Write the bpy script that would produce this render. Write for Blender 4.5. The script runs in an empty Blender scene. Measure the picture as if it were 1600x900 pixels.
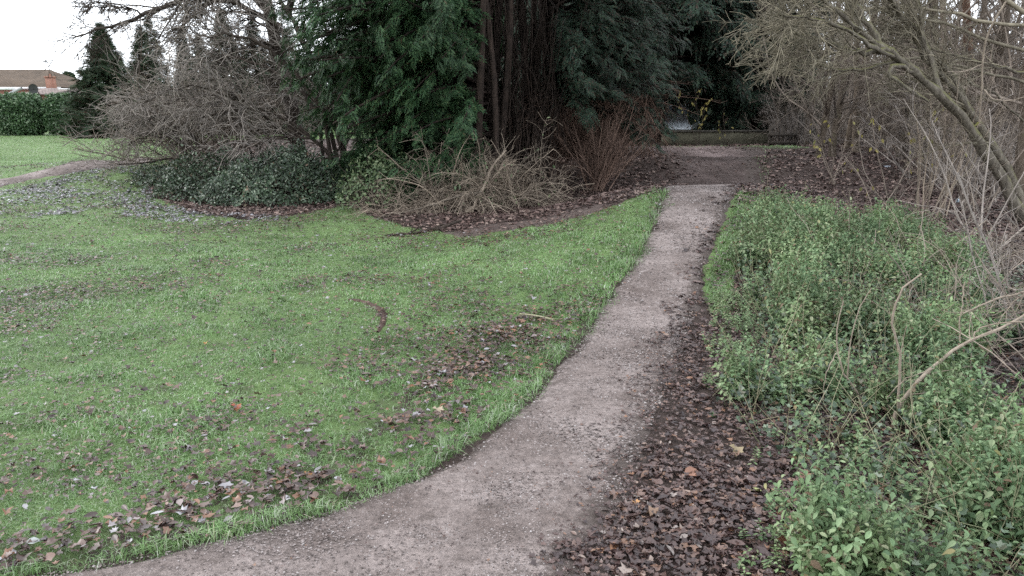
import bpy, math, random
import numpy as np

# ------------------------------------------------------------------ camera, sky, sun, exposure
S = bpy.context.scene
COL = S.collection
F_PX, PITCH, CAM_Z = 1164.0, math.radians(13.95), 1.65     # photo is 1600 x 900
cam_d = bpy.data.cameras.new('camera')
cam_d.sensor_fit = 'HORIZONTAL'; cam_d.sensor_width = 36.0
cam_d.lens = 36.0 * F_PX / 1600.0
cam_d.clip_start = 0.05; cam_d.clip_end = 3000
cam = bpy.data.objects.new('camera', cam_d); COL.objects.link(cam)
cam.location = (0, 0, CAM_Z); cam.rotation_euler = (math.pi / 2 - PITCH, 0, 0)
S.camera = cam

SUN_EL, SUN_AZ = math.radians(32), math.radians(-70)       # azimuth measured from +Y towards +X
W = bpy.data.worlds.new('World'); S.world = W; W.use_nodes = True
nt = W.node_tree; nt.nodes.clear()
wo = nt.nodes.new('ShaderNodeOutputWorld'); bg = nt.nodes.new('ShaderNodeBackground')
sky = nt.nodes.new('ShaderNodeTexSky'); sky.sky_type = 'NISHITA'; sky.sun_disc = False
sky.sun_elevation = SUN_EL; sky.sun_rotation = SUN_AZ; sky.dust_density = 1.0; sky.air_density = 1.0; sky.ozone_density = 1.0
hs = nt.nodes.new('ShaderNodeHueSaturation'); hs.inputs['Saturation'].default_value = 0.12
bg.inputs['Strength'].default_value = 0.15
ov = nt.nodes.new('ShaderNodeMix'); ov.data_type = 'RGBA'; ov.inputs[0].default_value = 0.8; ov.inputs[7].default_value = (6.3, 6.7, 7.2, 1)   # overcast: even cloud over the clear sky
nt.links.new(sky.outputs[0], hs.inputs['Color']); nt.links.new(hs.outputs[0], ov.inputs[6]); nt.links.new(ov.outputs[2], bg.inputs[0]); nt.links.new(bg.outputs[0], wo.inputs[0])
sd = bpy.data.lights.new('sun', 'SUN'); sd.energy = 0.6; sd.angle = math.radians(25); sd.color = (1.0, 0.95, 0.88)
sun = bpy.data.objects.new('sun', sd); COL.objects.link(sun)
sun.rotation_euler = (math.pi / 2 - SUN_EL, 0, -SUN_AZ + math.pi)
S.view_settings.view_transform = 'Standard'; S.view_settings.look = 'None'
S.view_settings.gamma = 1; S.view_settings.exposure = 1.35
S.render.engine = 'CYCLES'
S.cycles.max_bounces = 5; S.cycles.diffuse_bounces = 3; S.cycles.glossy_bounces = 2
S.cycles.transmission_bounces = 2; S.cycles.transparent_max_bounces = 4
S.cycles.use_denoising = False; S.cycles.use_adaptive_sampling = True; S.cycles.adaptive_threshold = 0.015

# ------------------------------------------------------------------ helpers
RNG = np.random.default_rng(11)
cp, sp = math.cos(PITCH), math.sin(PITCH)

def ray(px, py):
    a, b = (px - 800) / F_PX, (450 - py) / F_PX
    return np.array([a, cp + b * sp, -sp + b * cp])

def at(px, py, Y):                      # point on the sight line of photo pixel (px, py) at distance Y ahead
    d = ray(px, py); return np.array([0, 0, CAM_Z]) + d * (Y / d[1])

def norm(v):
    return v / (np.linalg.norm(v, axis=-1, keepdims=True) + 1e-9)

def sstep(a, b, x):
    t = np.clip((x - a) / (b - a), 0, 1); return t * t * (3 - 2 * t)

def _hash(ix, iy, seed):
    h = (ix.astype(np.int64) * 374761393 + iy.astype(np.int64) * 668265263 + seed * 982451653) & 0x7fffffff
    h = ((h ^ (h >> 13)) * 1274126177) & 0x7fffffff
    return ((h ^ (h >> 16)) & 0xffff) / 65535.0

def vnoise(x, y, seed=0):
    x = np.asarray(x, float); y = np.asarray(y, float)
    ix, iy = np.floor(x), np.floor(y); fx, fy = x - ix, y - iy
    fx = fx * fx * (3 - 2 * fx); fy = fy * fy * (3 - 2 * fy)
    a, b = _hash(ix, iy, seed), _hash(ix + 1, iy, seed)
    c, d = _hash(ix, iy + 1, seed), _hash(ix + 1, iy + 1, seed)
    return (a * (1 - fx) + b * fx) * (1 - fy) + (c * (1 - fx) + d * fx) * fy

def fbm(x, y, seed=0, o=3):
    s, a, t = 0, 1, 0
    for k in range(o):
        s = s + a * vnoise(x * 2 ** k, y * 2 ** k, seed + k); t += a; a *= .5
    return s / t

# ---- terrain -------------------------------------------------------
def crest(y):                           # the hump the path climbs over
    return 0.52 * sstep(4.8, 10.3, y) - 0.52 * sstep(10.5, 12.8, y)

def second(y):                          # gentle second rise behind the hump
    return 0.10 * sstep(12.5, 14, y) + 0.30 * sstep(14, 17.3, y) - 0.20 * sstep(17.6, 18.8, y) + 0.17 * sstep(19, 21.8, y)

def prof(y): return crest(y) + second(y)

def ray_prof(px, py, lo=1.0, hi=11.0, fn=prof):
    d = ray(px, py); d = d / d[1]
    ys = np.linspace(lo, hi, 3000)
    hit = np.nonzero(CAM_Z + d[2] * ys <= fn(ys))[0]
    y = ys[hit[0]] if len(hit) else hi
    return d[0] * y, y

EDGE = [(905, 40, 960), (880, 190, 960), (850, 330, 968), (800, 520, 985), (750, 655, 992), (700, 742, 1012), (650, 808, 1030), (600, 852, 1052),
        (550, 893, 1072), (500, 930, 1088), (450, 963, 1094), (400, 1000, 1108), (350, 1024, 1128), (320, 1034, 1140), (298, 1040, 1150)]
EL = np.array([ray_prof(l, y) for y, l, r in EDGE]); ER = np.array([ray_prof(r, y) for y, l, r in EDGE])
_yb = np.linspace(14.2, 21.8, 6)
_bl = [ray_prof(px, py, 12.8, 24) for px, py in ((1050, 288), (1054, 275), (1058, 262), (1055, 252))]
_br = [ray_prof(px, py, 12.8, 24) for px, py in ((1186, 290), (1184, 276), (1180, 262), (1172, 252))]
EL = np.vstack([[EL[0] + [-1.6, -1.2]], EL, _bl, [[3.2, 20.0], [1.5, 22.3], [-1.5, 24.5]]])
ER = np.vstack([[[.55, .2]], ER, _br, [[6.6, 19.6], [7.2, 22.0], [6.0, 25.2]]])
o = np.argsort(EL[:, 1]); 
def xl(y): return np.interp(y, EL[o, 1], EL[o, 0])
o2 = np.argsort(ER[:, 1])
def xr(y): return np.interp(y, ER[o2, 1], ER[o2, 0])
def xc(y): return .5 * (xl(y) + xr(y))

def height(x, y):
    x = np.asarray(x, float); y = np.asarray(y, float)
    dl = np.maximum(xl(y) - x, 0); dr = np.maximum(x - xr(y), 0)
    lat = np.where(dl > 0, np.exp(-(dl / 1.55) ** 2), 1) * np.where(dr > 0, np.exp(-(dr / 1.9) ** 2), 1)
    h = crest(y) * lat * (1 + .16 * (fbm(x * 1.6, y * .35, 17) - .5))
    w = sstep(-3.5, .8, x) * (1 - .5 * sstep(8, 20, x))
    h = h + (second(np.minimum(y, 22)) - .2 * sstep(22.5, 26.5, y)) * w
    for bx, by, bh, br in ((-9.9, 17.2, .30, .9), (-8.3, 16.6, .26, 1.0), (-11.0, 19.2, .16, 1.5), (-8.9, 19.3, .3, 1.2), (3.15, 15.6, .30, .7), (5.9, 16.4, .14, .8), (3.4, 18.4, .10, .9)):
        h = h + bh * np.exp(-((x - bx) ** 2 + (y - by) ** 2 * .8) / br ** 2)
    off = np.clip((dl + dr) / .5, 0, 1)
    h = h + off * (.05 * (fbm(x * .8, y * .8, 3) - .5) + .035 * (fbm(x * 3.1, y * 3.1, 9) - .5))
    return h

def gpt(px, py, lo=1.5, hi=70):         # photo pixel -> point on the terrain
    d = ray(px, py); d = d / d[1]
    ys = np.geomspace(lo, hi, 2500)
    hit = np.nonzero(CAM_Z + d[2] * ys <= height(d[0] * ys, ys))[0]
    y = ys[hit[0]] if len(hit) else hi
    return np.array([d[0] * y, y, float(height(d[0] * y, y))])

def inside(poly, x, y):
    poly = np.asarray(poly); r = np.zeros(np.shape(x), bool); n = len(poly)
    for i in range(n):
        x0, y0 = poly[i][:2]; x1, y1 = poly[(i + 1) % n][:2]
        if y0 == y1: continue
        c = ((y0 > y) != (y1 > y)) & (x < (x1 - x0) * (y - y0) / (y1 - y0) + x0)
        r ^= c
    return r

# ---- mesh building -------------------------------------------------
def mesh_obj(name, V, faces, mat, parent=None, loc=None, smooth=False, attrs=None):
    """faces: list of int arrays (n,k); one mesh object; V in the parent's space (or minus loc)."""
    V = np.asarray(V, np.float32)
    if loc is not None: V = V - np.asarray(loc, np.float32)
    me = bpy.data.meshes.new(name)
    fl = [np.asarray(f, np.int32) for f in faces if len(f)]
    li = np.concatenate([f.ravel() for f in fl]); ns = np.concatenate([np.full(len(f), f.shape[1], np.int32) for f in fl])
    me.vertices.add(len(V)); me.vertices.foreach_set('co', V.ravel())
    me.loops.add(len(li)); me.loops.foreach_set('vertex_index', li)
    me.polygons.add(len(ns)); st = np.zeros(len(ns), np.int32); st[1:] = np.cumsum(ns)[:-1]
    me.polygons.foreach_set('loop_start', st); me.polygons.foreach_set('loop_total', ns)
    if smooth: me.polygons.foreach_set('use_smooth', np.ones(len(ns), bool))
    for k, a in (attrs or {}).items():
        at_ = me.attributes.new(k, 'FLOAT', 'POINT'); at_.data.foreach_set('value', np.asarray(a, np.float32))
    me.update(calc_edges=True)
    me.materials.append(mat)
    ob = bpy.data.objects.new(name, me); COL.objects.link(ob)
    if parent is not None: ob.parent = parent
    elif loc is not None: ob.location = loc
    return ob

def tag(o, label=None, cat=None, group=None, kind=None):
    if label: o['label'] = label
    if cat: o['category'] = cat
    if group: o['group'] = group
    if kind: o['kind'] = kind
    return o

def thing(name, label, cat, loc, group=None, rz=0):
    e = bpy.data.objects.new(name, None); COL.objects.link(e); e.empty_display_size = .2
    e.location = [float(v) for v in loc]; e.rotation_euler = (0, 0, rz)
    return tag(e, label, cat, group)

def dup(root, loc, rz, sc, label=None):
    r = root.copy(); COL.objects.link(r); r.location = [float(v) for v in loc]; r.rotation_euler = (0, 0, rz); r.scale = (sc, sc, sc)
    if label: r['label'] = label
    for ch in list(root.children):
        c = ch.copy(); COL.objects.link(c); c.parent = r
    return r

class Acc:                               # gathers pieces of ONE mesh
    def __init__(s): s.V = []; s.T = []; s.Q = []; s.n = 0
    def add(s, V, F):
        V = np.asarray(V, float).reshape(-1, 3); F = np.asarray(F, np.int64)
        (s.T if F.shape[1] == 3 else s.Q).append(F + s.n); s.V.append(V); s.n += len(V)
    def build(s, name, mat, parent=None, loc=None, smooth=False):
        fs = []
        if s.T: fs.append(np.vstack(s.T))
        if s.Q: fs.append(np.vstack(s.Q))
        return mesh_obj(name, np.vstack(s.V), fs, mat, parent, loc, smooth)
    def box(s, c, d, rz=0):
        x, y, z = np.array(d) / 2
        V = np.array([[a * x, b * y, e * z] for e in (-1, 1) for a, b in ((-1, -1), (1, -1), (1, 1), (-1, 1))])
        ca, sa = math.cos(rz), math.sin(rz)
        V = V @ np.array([[ca, sa, 0], [-sa, ca, 0], [0, 0, 1]]) + np.array(c)
        s.add(V, [[3, 2, 1, 0], [4, 5, 6, 7], [0, 1, 5, 4], [1, 2, 6, 5], [2, 3, 7, 6], [3, 0, 4, 7]])
    def tube(s, pts, r0, r1, sides=6, sub=1, jit=0, rng=RNG):
        P = np.asarray(pts, float)
        if sub > 1:                      # smooth the control line
            t = np.arange(len(P)); tt = np.linspace(0, len(P) - 1, (len(P) - 1) * sub + 1)
            P0 = P; P = np.stack([np.interp(tt, t, P0[:, k]) for k in range(3)], 1)
            for _ in range(2):
                P[1:-1] = .25 * P[:-2] + .5 * P[1:-1] + .25 * P[2:]
        if jit: P[1:-1] += rng.normal(0, jit, P[1:-1].shape)
        R = np.linspace(r0, r1, len(P))
        V, Q = tubes(P[None], R[None], sides); s.add(V, Q); return P, R

def tubes(P, R, sides):                  # P (B,N,3), R (B,N)
    B, N, _ = P.shape
    T = norm(np.gradient(P, axis=1))
    ref = norm(RNG.normal(0, 1, (B, 1, 3))); ref = np.where(np.abs((ref * T[:, :1]).sum(-1, keepdims=True)) > .8, ref[..., [1, 2, 0]], ref)
    U = norm(np.cross(T, np.broadcast_to(ref, T.shape))); Wv = np.cross(T, U)
    a = np.arange(sides) * 2 * math.pi / sides
    V = P[:, :, None] + R[:, :, None, None] * (U[:, :, None] * np.cos(a)[:, None] + Wv[:, :, None] * np.sin(a)[:, None])
    i = np.arange(B)[:, None, None] * N * sides + np.arange(N - 1)[None, :, None] * sides
    j = np.arange(sides)[None, None, :]; j2 = (j + 1) % sides
    Q = np.stack([i + j, i + j2, i + sides + j2, i + sides + j], -1).reshape(-1, 4)
    return V.reshape(-1, 3), Q

def grow(S0, D, L, N, wander, up, rng):
    P = [np.asarray(S0, float)]; d = norm(np.asarray(D, float)); L = np.broadcast_to(np.asarray(L, float), (len(d),)); st = L / (N - 1)
    for k in range(1, N):
        d = norm(d + rng.normal(0, wander, d.shape) + np.array([0, 0, up])); P.append(P[-1] + d * st[:, None])
    return np.stack(P, 1)

def spawn(P, R, L, n, t0, t1, ang, ratio, rng, rr=.6, N=6, wander=.15, up=.03, bias=None, tip=.25, rmin=.002):
    B, M, _ = P.shape; idx = np.repeat(np.arange(B), n); K = len(idx)
    t = rng.uniform(t0, t1, K) * (M - 1); k = np.minimum(t.astype(int), M - 2); f = (t - k)[:, None]
    A, C = P[idx, k], P[idx, k + 1]; s0 = A * (1 - f) + C * f; tan = norm(C - A)
    r = R[idx, k] * (1 - f[:, 0]) + R[idx, k + 1] * f[:, 0]
    per = norm(np.cross(tan, norm(rng.normal(0, 1, (K, 3)))))
    an = ang + rng.normal(0, .22, K)
    d = tan * np.cos(an)[:, None] + per * np.sin(an)[:, None]
    if bias is not None: d = norm(d + np.array(bias))
    Ln = np.broadcast_to(L, (B,))[idx] * ratio * (1.15 - .6 * t / (M - 1)) * rng.uniform(.55, 1.25, K)
    P2 = grow(s0, d, Ln, N, wander, up, rng)
    r0 = np.maximum(r * rr, rmin); R2 = r0[:, None] * np.linspace(1, tip, N)[None]
    return P2, np.maximum(R2, rmin * .7), Ln

def frames(fwd, nrm):
    Y = norm(fwd); X = norm(np.cross(Y, nrm)); Z = np.cross(X, Y)
    return np.stack([X, Y, Z], -1)       # columns are the axes

def place(TV, TF, pos, M, sc):
    TV = np.asarray(TV, float); n = len(pos); sc = np.asarray(sc, float)
    if sc.ndim == 1: sc = np.repeat(sc[:, None], 3, 1)
    V = np.einsum('nij,nkj->nki', M, TV[None] * sc[:, None, :]) + pos[:, None]
    F = np.asarray(TF)[None] + (np.arange(n) * len(TV))[:, None, None]
    return V.reshape(-1, 3), F.reshape(-1, np.asarray(TF).shape[1])

def rand_dir(n, rng): return norm(rng.normal(0, 1, (n, 3)))

# leaf templates (Y = tip direction, unit length)
OVAL_V = np.array([[0, 0, 0], [-.2, .22, .05], [0, .25, -.02], [.2, .22, .05], [-.26, .52, .05], [0, .55, -.03], [.26, .52, .05], [-.13, .8, .02], [.13, .8, .02], [0, 1, -.08]])
OVAL_F = np.array([[0, 2, 1], [0, 3, 2], [1, 2, 5], [1, 5, 4], [2, 3, 6], [2, 6, 5], [4, 5, 7], [5, 6, 8], [5, 8, 9], [5, 9, 7]])
def maple(seed):
    rr = np.random.default_rng(seed)
    rad = np.array([.5, .55, .95, .62, .92, .6, 1.08, .6, .92, .62, .95, .55]) * rr.uniform(.75, 1.2, 12); q_ = rr.normal(0, .09, 12)
    ang = np.linspace(-math.pi / 2, 1.5 * math.pi, 13)[:12]
    V = [[0, 0, -.03]] + [[.55 * r * math.cos(a), .55 * r * math.sin(a), .07 * math.sin(2 * a + seed) + .12 * (r - .5) + qq] for r, a, qq in zip(rad, ang, q_)]
    return np.array(V), np.array([[0, i, i % 12 + 1] for i in range(1, 13)])
MAPLES = [maple(k) for k in range(5)]; MAPLE_V, MAPLE_F = MAPLES[0]
DIA_V = np.array([[0, 0, 0], [-.3, .45, .06], [.3, .45, .06], [0, 1, -.05]]); DIA_F = np.array([[0, 2, 1], [1, 2, 3]])

def spray(seed):                         # flat drooping fan of a cypress twig
    r = np.random.default_rng(seed); V = []; F = []
    def dia(p, d, l, w):
        d = d / np.linalg.norm(d); s = np.array([d[1], -d[0], 0]); n = len(V)
        V.extend([p, p + d * l * .5 + s * w, p + d * l * .5 - s * w + [0, 0, .02], p + d * l - [0, 0, .12 * l]])
        F.extend([[n, n + 1, n + 2], [n + 1, n + 3, n + 2]])
    for k in range(7):
        t = k / 7; p = np.array([0, t, -.30 * t * t])
        for sgn in (-1, 1):
            a = r.uniform(.55, .95); l = (.55 - .38 * t) * r.uniform(.7, 1.15)
            d = np.array([sgn * math.sin(a), math.cos(a), r.uniform(-.25, .12)])
            dia(p, d, l, .042)
            q = p + d * l * .45
            dia(q, d + np.array([-sgn * .7, .5, -.1]), l * .5, .035)
    dia(np.array([0, .95, -.29]), np.array([0, 1, -.3]), .25, .03)
    return np.array(V), np.array(F)
SPRAYS = [spray(k) for k in range(4)]

# ------------------------------------------------------------------ materials
def mat_new(name, rough=.8, spec=.25):
    m = bpy.data.materials.new(name); m.use_nodes = True; t = m.node_tree; t.nodes.clear()
    o = t.nodes.new('ShaderNodeOutputMaterial'); b = t.nodes.new('ShaderNodeBsdfPrincipled')
    b.inputs['Roughness'].default_value = rough; b.inputs['Specular IOR Level'].default_value = spec
    t.links.new(b.outputs[0], o.inputs[0]); return m, t, b

def ramp(t, fac, stops, interp='LINEAR'):
    r = t.nodes.new('ShaderNodeValToRGB'); r.color_ramp.interpolation = interp; e = r.color_ramp.elements
    while len(e) < len(stops): e.new(.5)
    for el, (p, c) in zip(e, stops): el.position = p; el.color = (*c, 1)
    t.links.new(fac, r.inputs[0]); return r.outputs[0]

def noise(t, scale, detail=4, rough=.6, vec=None, kind='Object', sc3=None):
    tc = t.nodes.new('ShaderNodeTexCoord'); n = t.nodes.new('ShaderNodeTexNoise')
    n.inputs['Scale'].default_value = scale; n.inputs['Detail'].default_value = detail; n.inputs['Roughness'].default_value = rough
    v = tc.outputs[kind]
    if sc3:
        mp = t.nodes.new('ShaderNodeMapping'); mp.inputs['Scale'].default_value = sc3; t.links.new(v, mp.inputs[0]); v = mp.outputs[0]
    t.links.new(v, n.inputs[0]); return n.outputs['Fac']

def mixc(t, f, a, b, mode='MIX'):
    m = t.nodes.new('ShaderNodeMix'); m.data_type = 'RGBA'; m.blend_type = mode
    for s, v in ((0, f), (6, a), (7, b)):
        if hasattr(v, 'is_output'): t.links.new(v, m.inputs[s])
        elif s == 0: m.inputs[0].default_value = v
        else: m.inputs[s].default_value = (*v, 1)
    return m.outputs[2]

def mathn(t, op, a, b=0.0, clamp=False):
    m = t.nodes.new('ShaderNodeMath'); m.operation = op; m.use_clamp = clamp
    for i, v in enumerate((a, b)):
        if hasattr(v, 'is_output'): t.links.new(v, m.inputs[i])
        else: m.inputs[i].default_value = v
    return m.outputs[0]

def bump(t, b, h, strength=.5, dist=.02):
    n = t.nodes.new('ShaderNodeBump'); n.inputs['Strength'].default_value = strength; n.inputs['Distance'].default_value = dist
    t.links.new(h, n.inputs['Height']); t.links.new(n.outputs[0], b.inputs['Normal'])

def island(t): return t.nodes.new('ShaderNodeNewGeometry').outputs['Random Per Island']
def attr(t, name):
    a = t.nodes.new('ShaderNodeAttribute'); a.attribute_name = name; return a.outputs['Fac']

def leaf_mat(name, stops, rough=.6, spec=.3, trans=0.25, vary=.5, vscale=1.5, alt=None):
    m, t, b = mat_new(name, rough, spec)
    c = ramp(t, island(t), stops)
    if alt: c = mixc(t, ramp(t, noise(t, 3.2, 3), [(.45, (0, 0, 0)), (.6, (1, 1, 1))]), c, ramp(t, island(t), alt))
    v = ramp(t, noise(t, vscale, 3), [(.3, (1 - vary,) * 3), (.7, (1 + .3 * vary,) * 3)])
    c = mixc(t, 1.0, c, v, 'MULTIPLY'); t.links.new(c, b.inputs['Base Color'])
    if trans:
        tr = t.nodes.new('ShaderNodeBsdfTranslucent'); t.links.new(c, tr.inputs[0])
        mx = t.nodes.new('ShaderNodeMixShader'); mx.inputs[0].default_value = trans
        o = [n for n in t.nodes if n.type == 'OUTPUT_MATERIAL'][0]
        t.links.new(b.outputs[0], mx.inputs[1]); t.links.new(tr.outputs[0], mx.inputs[2]); t.links.new(mx.outputs[0], o.inputs[0])
    return m

def bark_mat(name, dark, light, moss=None, scale=14, moss_amt=.5, per=False):
    m, t, b = mat_new(name, .9, .15)
    n = noise(t, scale, 5, .65, sc3=(1, 1, .35))
    c = ramp(t, n, [(.3, dark), (.7, light)])
    if per:
        c = mixc(t, 1.0, c, ramp(t, island(t), [(0, (.6, .6, .6)), (1, (1.35, 1.3, 1.25))]), 'MULTIPLY')
    if moss:
        g = t.nodes.new('ShaderNodeNewGeometry'); sx = t.nodes.new('ShaderNodeSeparateXYZ'); t.links.new(g.outputs['Normal'], sx.inputs[0])
        k = mathn(t, 'ADD', mathn(t, 'MULTIPLY', sx.outputs[2], .45), noise(t, 5, 4))
        f = ramp(t, k, [(.75 - .5 * moss_amt, (0, 0, 0)), (1.0 - .5 * moss_amt, (1, 1, 1))])
        c = mixc(t, f, c, moss)
    t.links.new(c, b.inputs['Base Color']); bump(t, b, n, .7, .02); return m

def plain_mat(name, c0, c1, scale=8, rough=.8, spec=.3, bmp=.2):
    m, t, b = mat_new(name, rough, spec); n = noise(t, scale, 5)
    t.links.new(ramp(t, n, [(.3, c0), (.7, c1)]), b.inputs['Base Color'])
    if bmp: bump(t, b, n, bmp, .01)
    return m

M = {}
M['grass'] = leaf_mat('grass_blade', [(0, (.10, .195, .06)), (.35, (.175, .31, .10)), (.68, (.26, .405, .17)), (.88, (.40, .48, .31)), (.95, (.51, .55, .45)), (1, (.38, .31, .21))], .45, .45, .3, .45, .9)
M['litter'] = leaf_mat('dead_leaf', [(0, (.034, .02, .02)), (.4, (.070, .042, .038)), (.76, (.118, .072, .063)), (.92, (.18, .112, .088)), (.97, (.24, .12, .065)), (1, (.30, .26, .24))], .36, .5, .05, .35, 3)
M['lawn_leaf'] = leaf_mat('lawn_leaf', [(0, (.035, .022, .02)), (.5, (.085, .052, .042)), (.75, (.15, .095, .075)), (.88, (.21, .10, .055)), (.95, (.22, .19, .19)), (1, (.34, .33, .35))], .4, .5, .05, .3, 3)
M['grey_leaf'] = leaf_mat('silvery_leaf', [(0, (.07, .055, .06)), (.4, (.17, .155, .165)), (.75, (.25, .24, .255)), (1, (.36, .36, .39))], .4, .5, .05, .3, 3)
M['slope_leaf'] = leaf_mat('slope_leaf', [(0, (.06, .038, .035)), (.4, (.13, .084, .074)), (.75, (.21, .14, .12)), (1, (.33, .25, .21))], .55, .35, .05, .4, 1)
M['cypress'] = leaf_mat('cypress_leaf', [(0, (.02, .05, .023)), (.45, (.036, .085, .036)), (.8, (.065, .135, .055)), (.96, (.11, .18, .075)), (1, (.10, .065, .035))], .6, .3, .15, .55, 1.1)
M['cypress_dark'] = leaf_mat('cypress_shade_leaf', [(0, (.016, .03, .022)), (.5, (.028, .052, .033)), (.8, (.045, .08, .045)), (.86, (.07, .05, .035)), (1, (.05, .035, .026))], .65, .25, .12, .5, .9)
M['far_conifer'] = leaf_mat('far_conifer_leaf', [(0, (.032, .058, .036)), (.6, (.055, .088, .05)), (.9, (.085, .11, .06)), (1, (.12, .075, .045))], .7, .2, .15, .4, .8)
M['laurel'] = leaf_mat('laurel_leaf', [(0, (.045, .095, .038)), (.5, (.08, .15, .065)), (.85, (.13, .21, .10)), (1, (.25, .31, .20))], .4, .5, .15, .4, 1.2)
M['ivy'] = leaf_mat('ivy_leaf', [(0, (.03, .05, .03)), (.45, (.055, .09, .05)), (.8, (.10, .15, .085)), (.95, (.20, .24, .17)), (1, (.16, .10, .06))], .38, .5, .12, .6, 2.2)
M['nettle'] = leaf_mat('nettle_leaf', [(0, (.095, .165, .08)), (.4, (.17, .27, .13)), (.8, (.255, .36, .19)), (.93, (.30, .36, .20)), (.955, (.36, .33, .14)), (.96, (.14, .085, .055)), (1, (.22, .15, .10))], .55, .35, .25, .5, 1.7, [(0, (.11, .16, .065)), (.4, (.21, .30, .13)), (.8, (.31, .395, .21)), (.92, (.38, .39, .25)), (.95, (.16, .10, .06)), (1, (.24, .17, .11))])
M['yellow'] = leaf_mat('yellow_leaf', [(0, (.30, .26, .06)), (.6, (.40, .34, .12)), (1, (.24, .25, .09))], .6, .3, .3, .2)
M['shrub_leaf'] = leaf_mat('pale_leaf', [(0, (.07, .12, .05)), (.6, (.13, .19, .09)), (1, (.24, .28, .15))], .5, .4, .2, .3)
M['straw'] = leaf_mat('straw', [(0, (.22, .20, .12)), (.5, (.34, .31, .21)), (1, (.22, .24, .13))], .7, .2, .1, .2)
M['bark_dark'] = bark_mat('dark_bark', (.02, .016, .013), (.075, .058, .048))
M['bark_cypress'] = bark_mat('cypress_bark', (.012, .010, .009), (.052, .038, .032), scale=18, per=True)
M['bark_moss'] = bark_mat('mossy_bark', (.05, .042, .034), (.22, .195, .155), (.115, .11, .05), 22, .28)
M['bark_wood'] = bark_mat('woodland_bark', (.07, .055, .042), (.20, .16, .125), (.10, .11, .045), 10, .30)
M['bark_red'] = bark_mat('reddish_bark', (.10, .06, .042), (.27, .165, .115), None, 8)
M['twig_grey'] = bark_mat('grey_twig', (.17, .15, .138), (.36, .325, .30), None, 6, per=True)
M['twig_green'] = bark_mat('green_twig', (.11, .098, .074), (.28, .255, .195), None, 6, per=True)
M['twig_brown'] = bark_mat('brown_twig', (.135, .112, .095), (.30, .258, .222), None, 6, per=True)
M['twig_red'] = bark_mat('red_twig', (.07, .045, .036), (.17, .115, .09), None, 6, per=True)
M['twig_dark'] = bark_mat('dark_twig', (.03, .025, .022), (.10, .082, .068), None, 6, per=True)
M['bramble'] = bark_mat('bramble_cane', (.15, .12, .098), (.40, .34, .275), None, 6, per=True)
M['twig_rust'] = bark_mat('rusty_twig', (.11, .075, .062), (.27, .19, .155), None, 6, per=True)
M['dead_wood'] = bark_mat('dead_wood', (.17, .135, .105), (.36, .30, .24), None, 20)


def ground_mat():
    m, t, b = mat_new('ground_cover', .85, .25)
    n1, n2, n3 = noise(t, 1.1, 5), noise(t, 9, 6, .7), noise(t, 60, 4, .7)
    gr = ramp(t, n2, [(.25, (.06, .085, .034)), (.5, (.11, .17, .058)), (.75, (.175, .255, .095))])
    gr = mixc(t, ramp(t, n1, [(.45, (0, 0, 0)), (.75, (.5, .5, .5))]), gr, (.17, .27, .10))
    so = ramp(t, n3, [(.3, (.026, .018, .016)), (.55, (.06, .042, .036)), (.8, (.12, .085, .07))])
    di = ramp(t, n2, [(.3, (.07, .05, .045)), (.7, (.13, .10, .088))])
    k = mathn(t, 'ADD', attr(t, 'wild'), mathn(t, 'MULTIPLY', mathn(t, 'SUBTRACT', n2, .5), 1.1))
    gr = mixc(t, ramp(t, noise(t, 4.2, 5, .7), [(.52, (0, 0, 0)), (.72, (.75, .75, .75))]), gr, so)
    c = mixc(t, ramp(t, k, [(.42, (0, 0, 0)), (.58, (1, 1, 1))]), gr, so)
    k2 = mathn(t, 'ADD', attr(t, 'bare'), mathn(t, 'MULTIPLY', mathn(t, 'SUBTRACT', n2, .5), .9))
    c = mixc(t, ramp(t, k2, [(.42, (0, 0, 0)), (.62, (1, 1, 1))]), c, di)
    t.links.new(c, b.inputs['Base Color']); bump(t, b, mathn(t, 'ADD', n2, n3), .8, .03); return m

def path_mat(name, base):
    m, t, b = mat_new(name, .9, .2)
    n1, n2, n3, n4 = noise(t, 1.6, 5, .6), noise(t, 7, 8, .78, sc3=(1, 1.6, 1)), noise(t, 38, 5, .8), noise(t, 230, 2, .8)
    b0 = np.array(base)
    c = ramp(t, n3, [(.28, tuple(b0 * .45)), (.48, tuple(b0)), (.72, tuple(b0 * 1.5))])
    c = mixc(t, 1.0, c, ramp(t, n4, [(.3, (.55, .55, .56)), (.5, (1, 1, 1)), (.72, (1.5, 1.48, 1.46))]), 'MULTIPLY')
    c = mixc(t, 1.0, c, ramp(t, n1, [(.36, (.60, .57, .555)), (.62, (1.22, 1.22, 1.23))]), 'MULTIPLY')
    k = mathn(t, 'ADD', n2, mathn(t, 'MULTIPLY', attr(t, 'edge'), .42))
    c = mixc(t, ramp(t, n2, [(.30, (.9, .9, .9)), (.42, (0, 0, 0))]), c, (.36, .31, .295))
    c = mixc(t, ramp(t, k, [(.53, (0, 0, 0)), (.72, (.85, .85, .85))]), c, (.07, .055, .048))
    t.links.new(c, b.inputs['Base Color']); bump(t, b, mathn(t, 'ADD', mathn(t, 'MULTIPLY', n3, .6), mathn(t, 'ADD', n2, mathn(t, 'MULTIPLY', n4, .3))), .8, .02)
    return m

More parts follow.
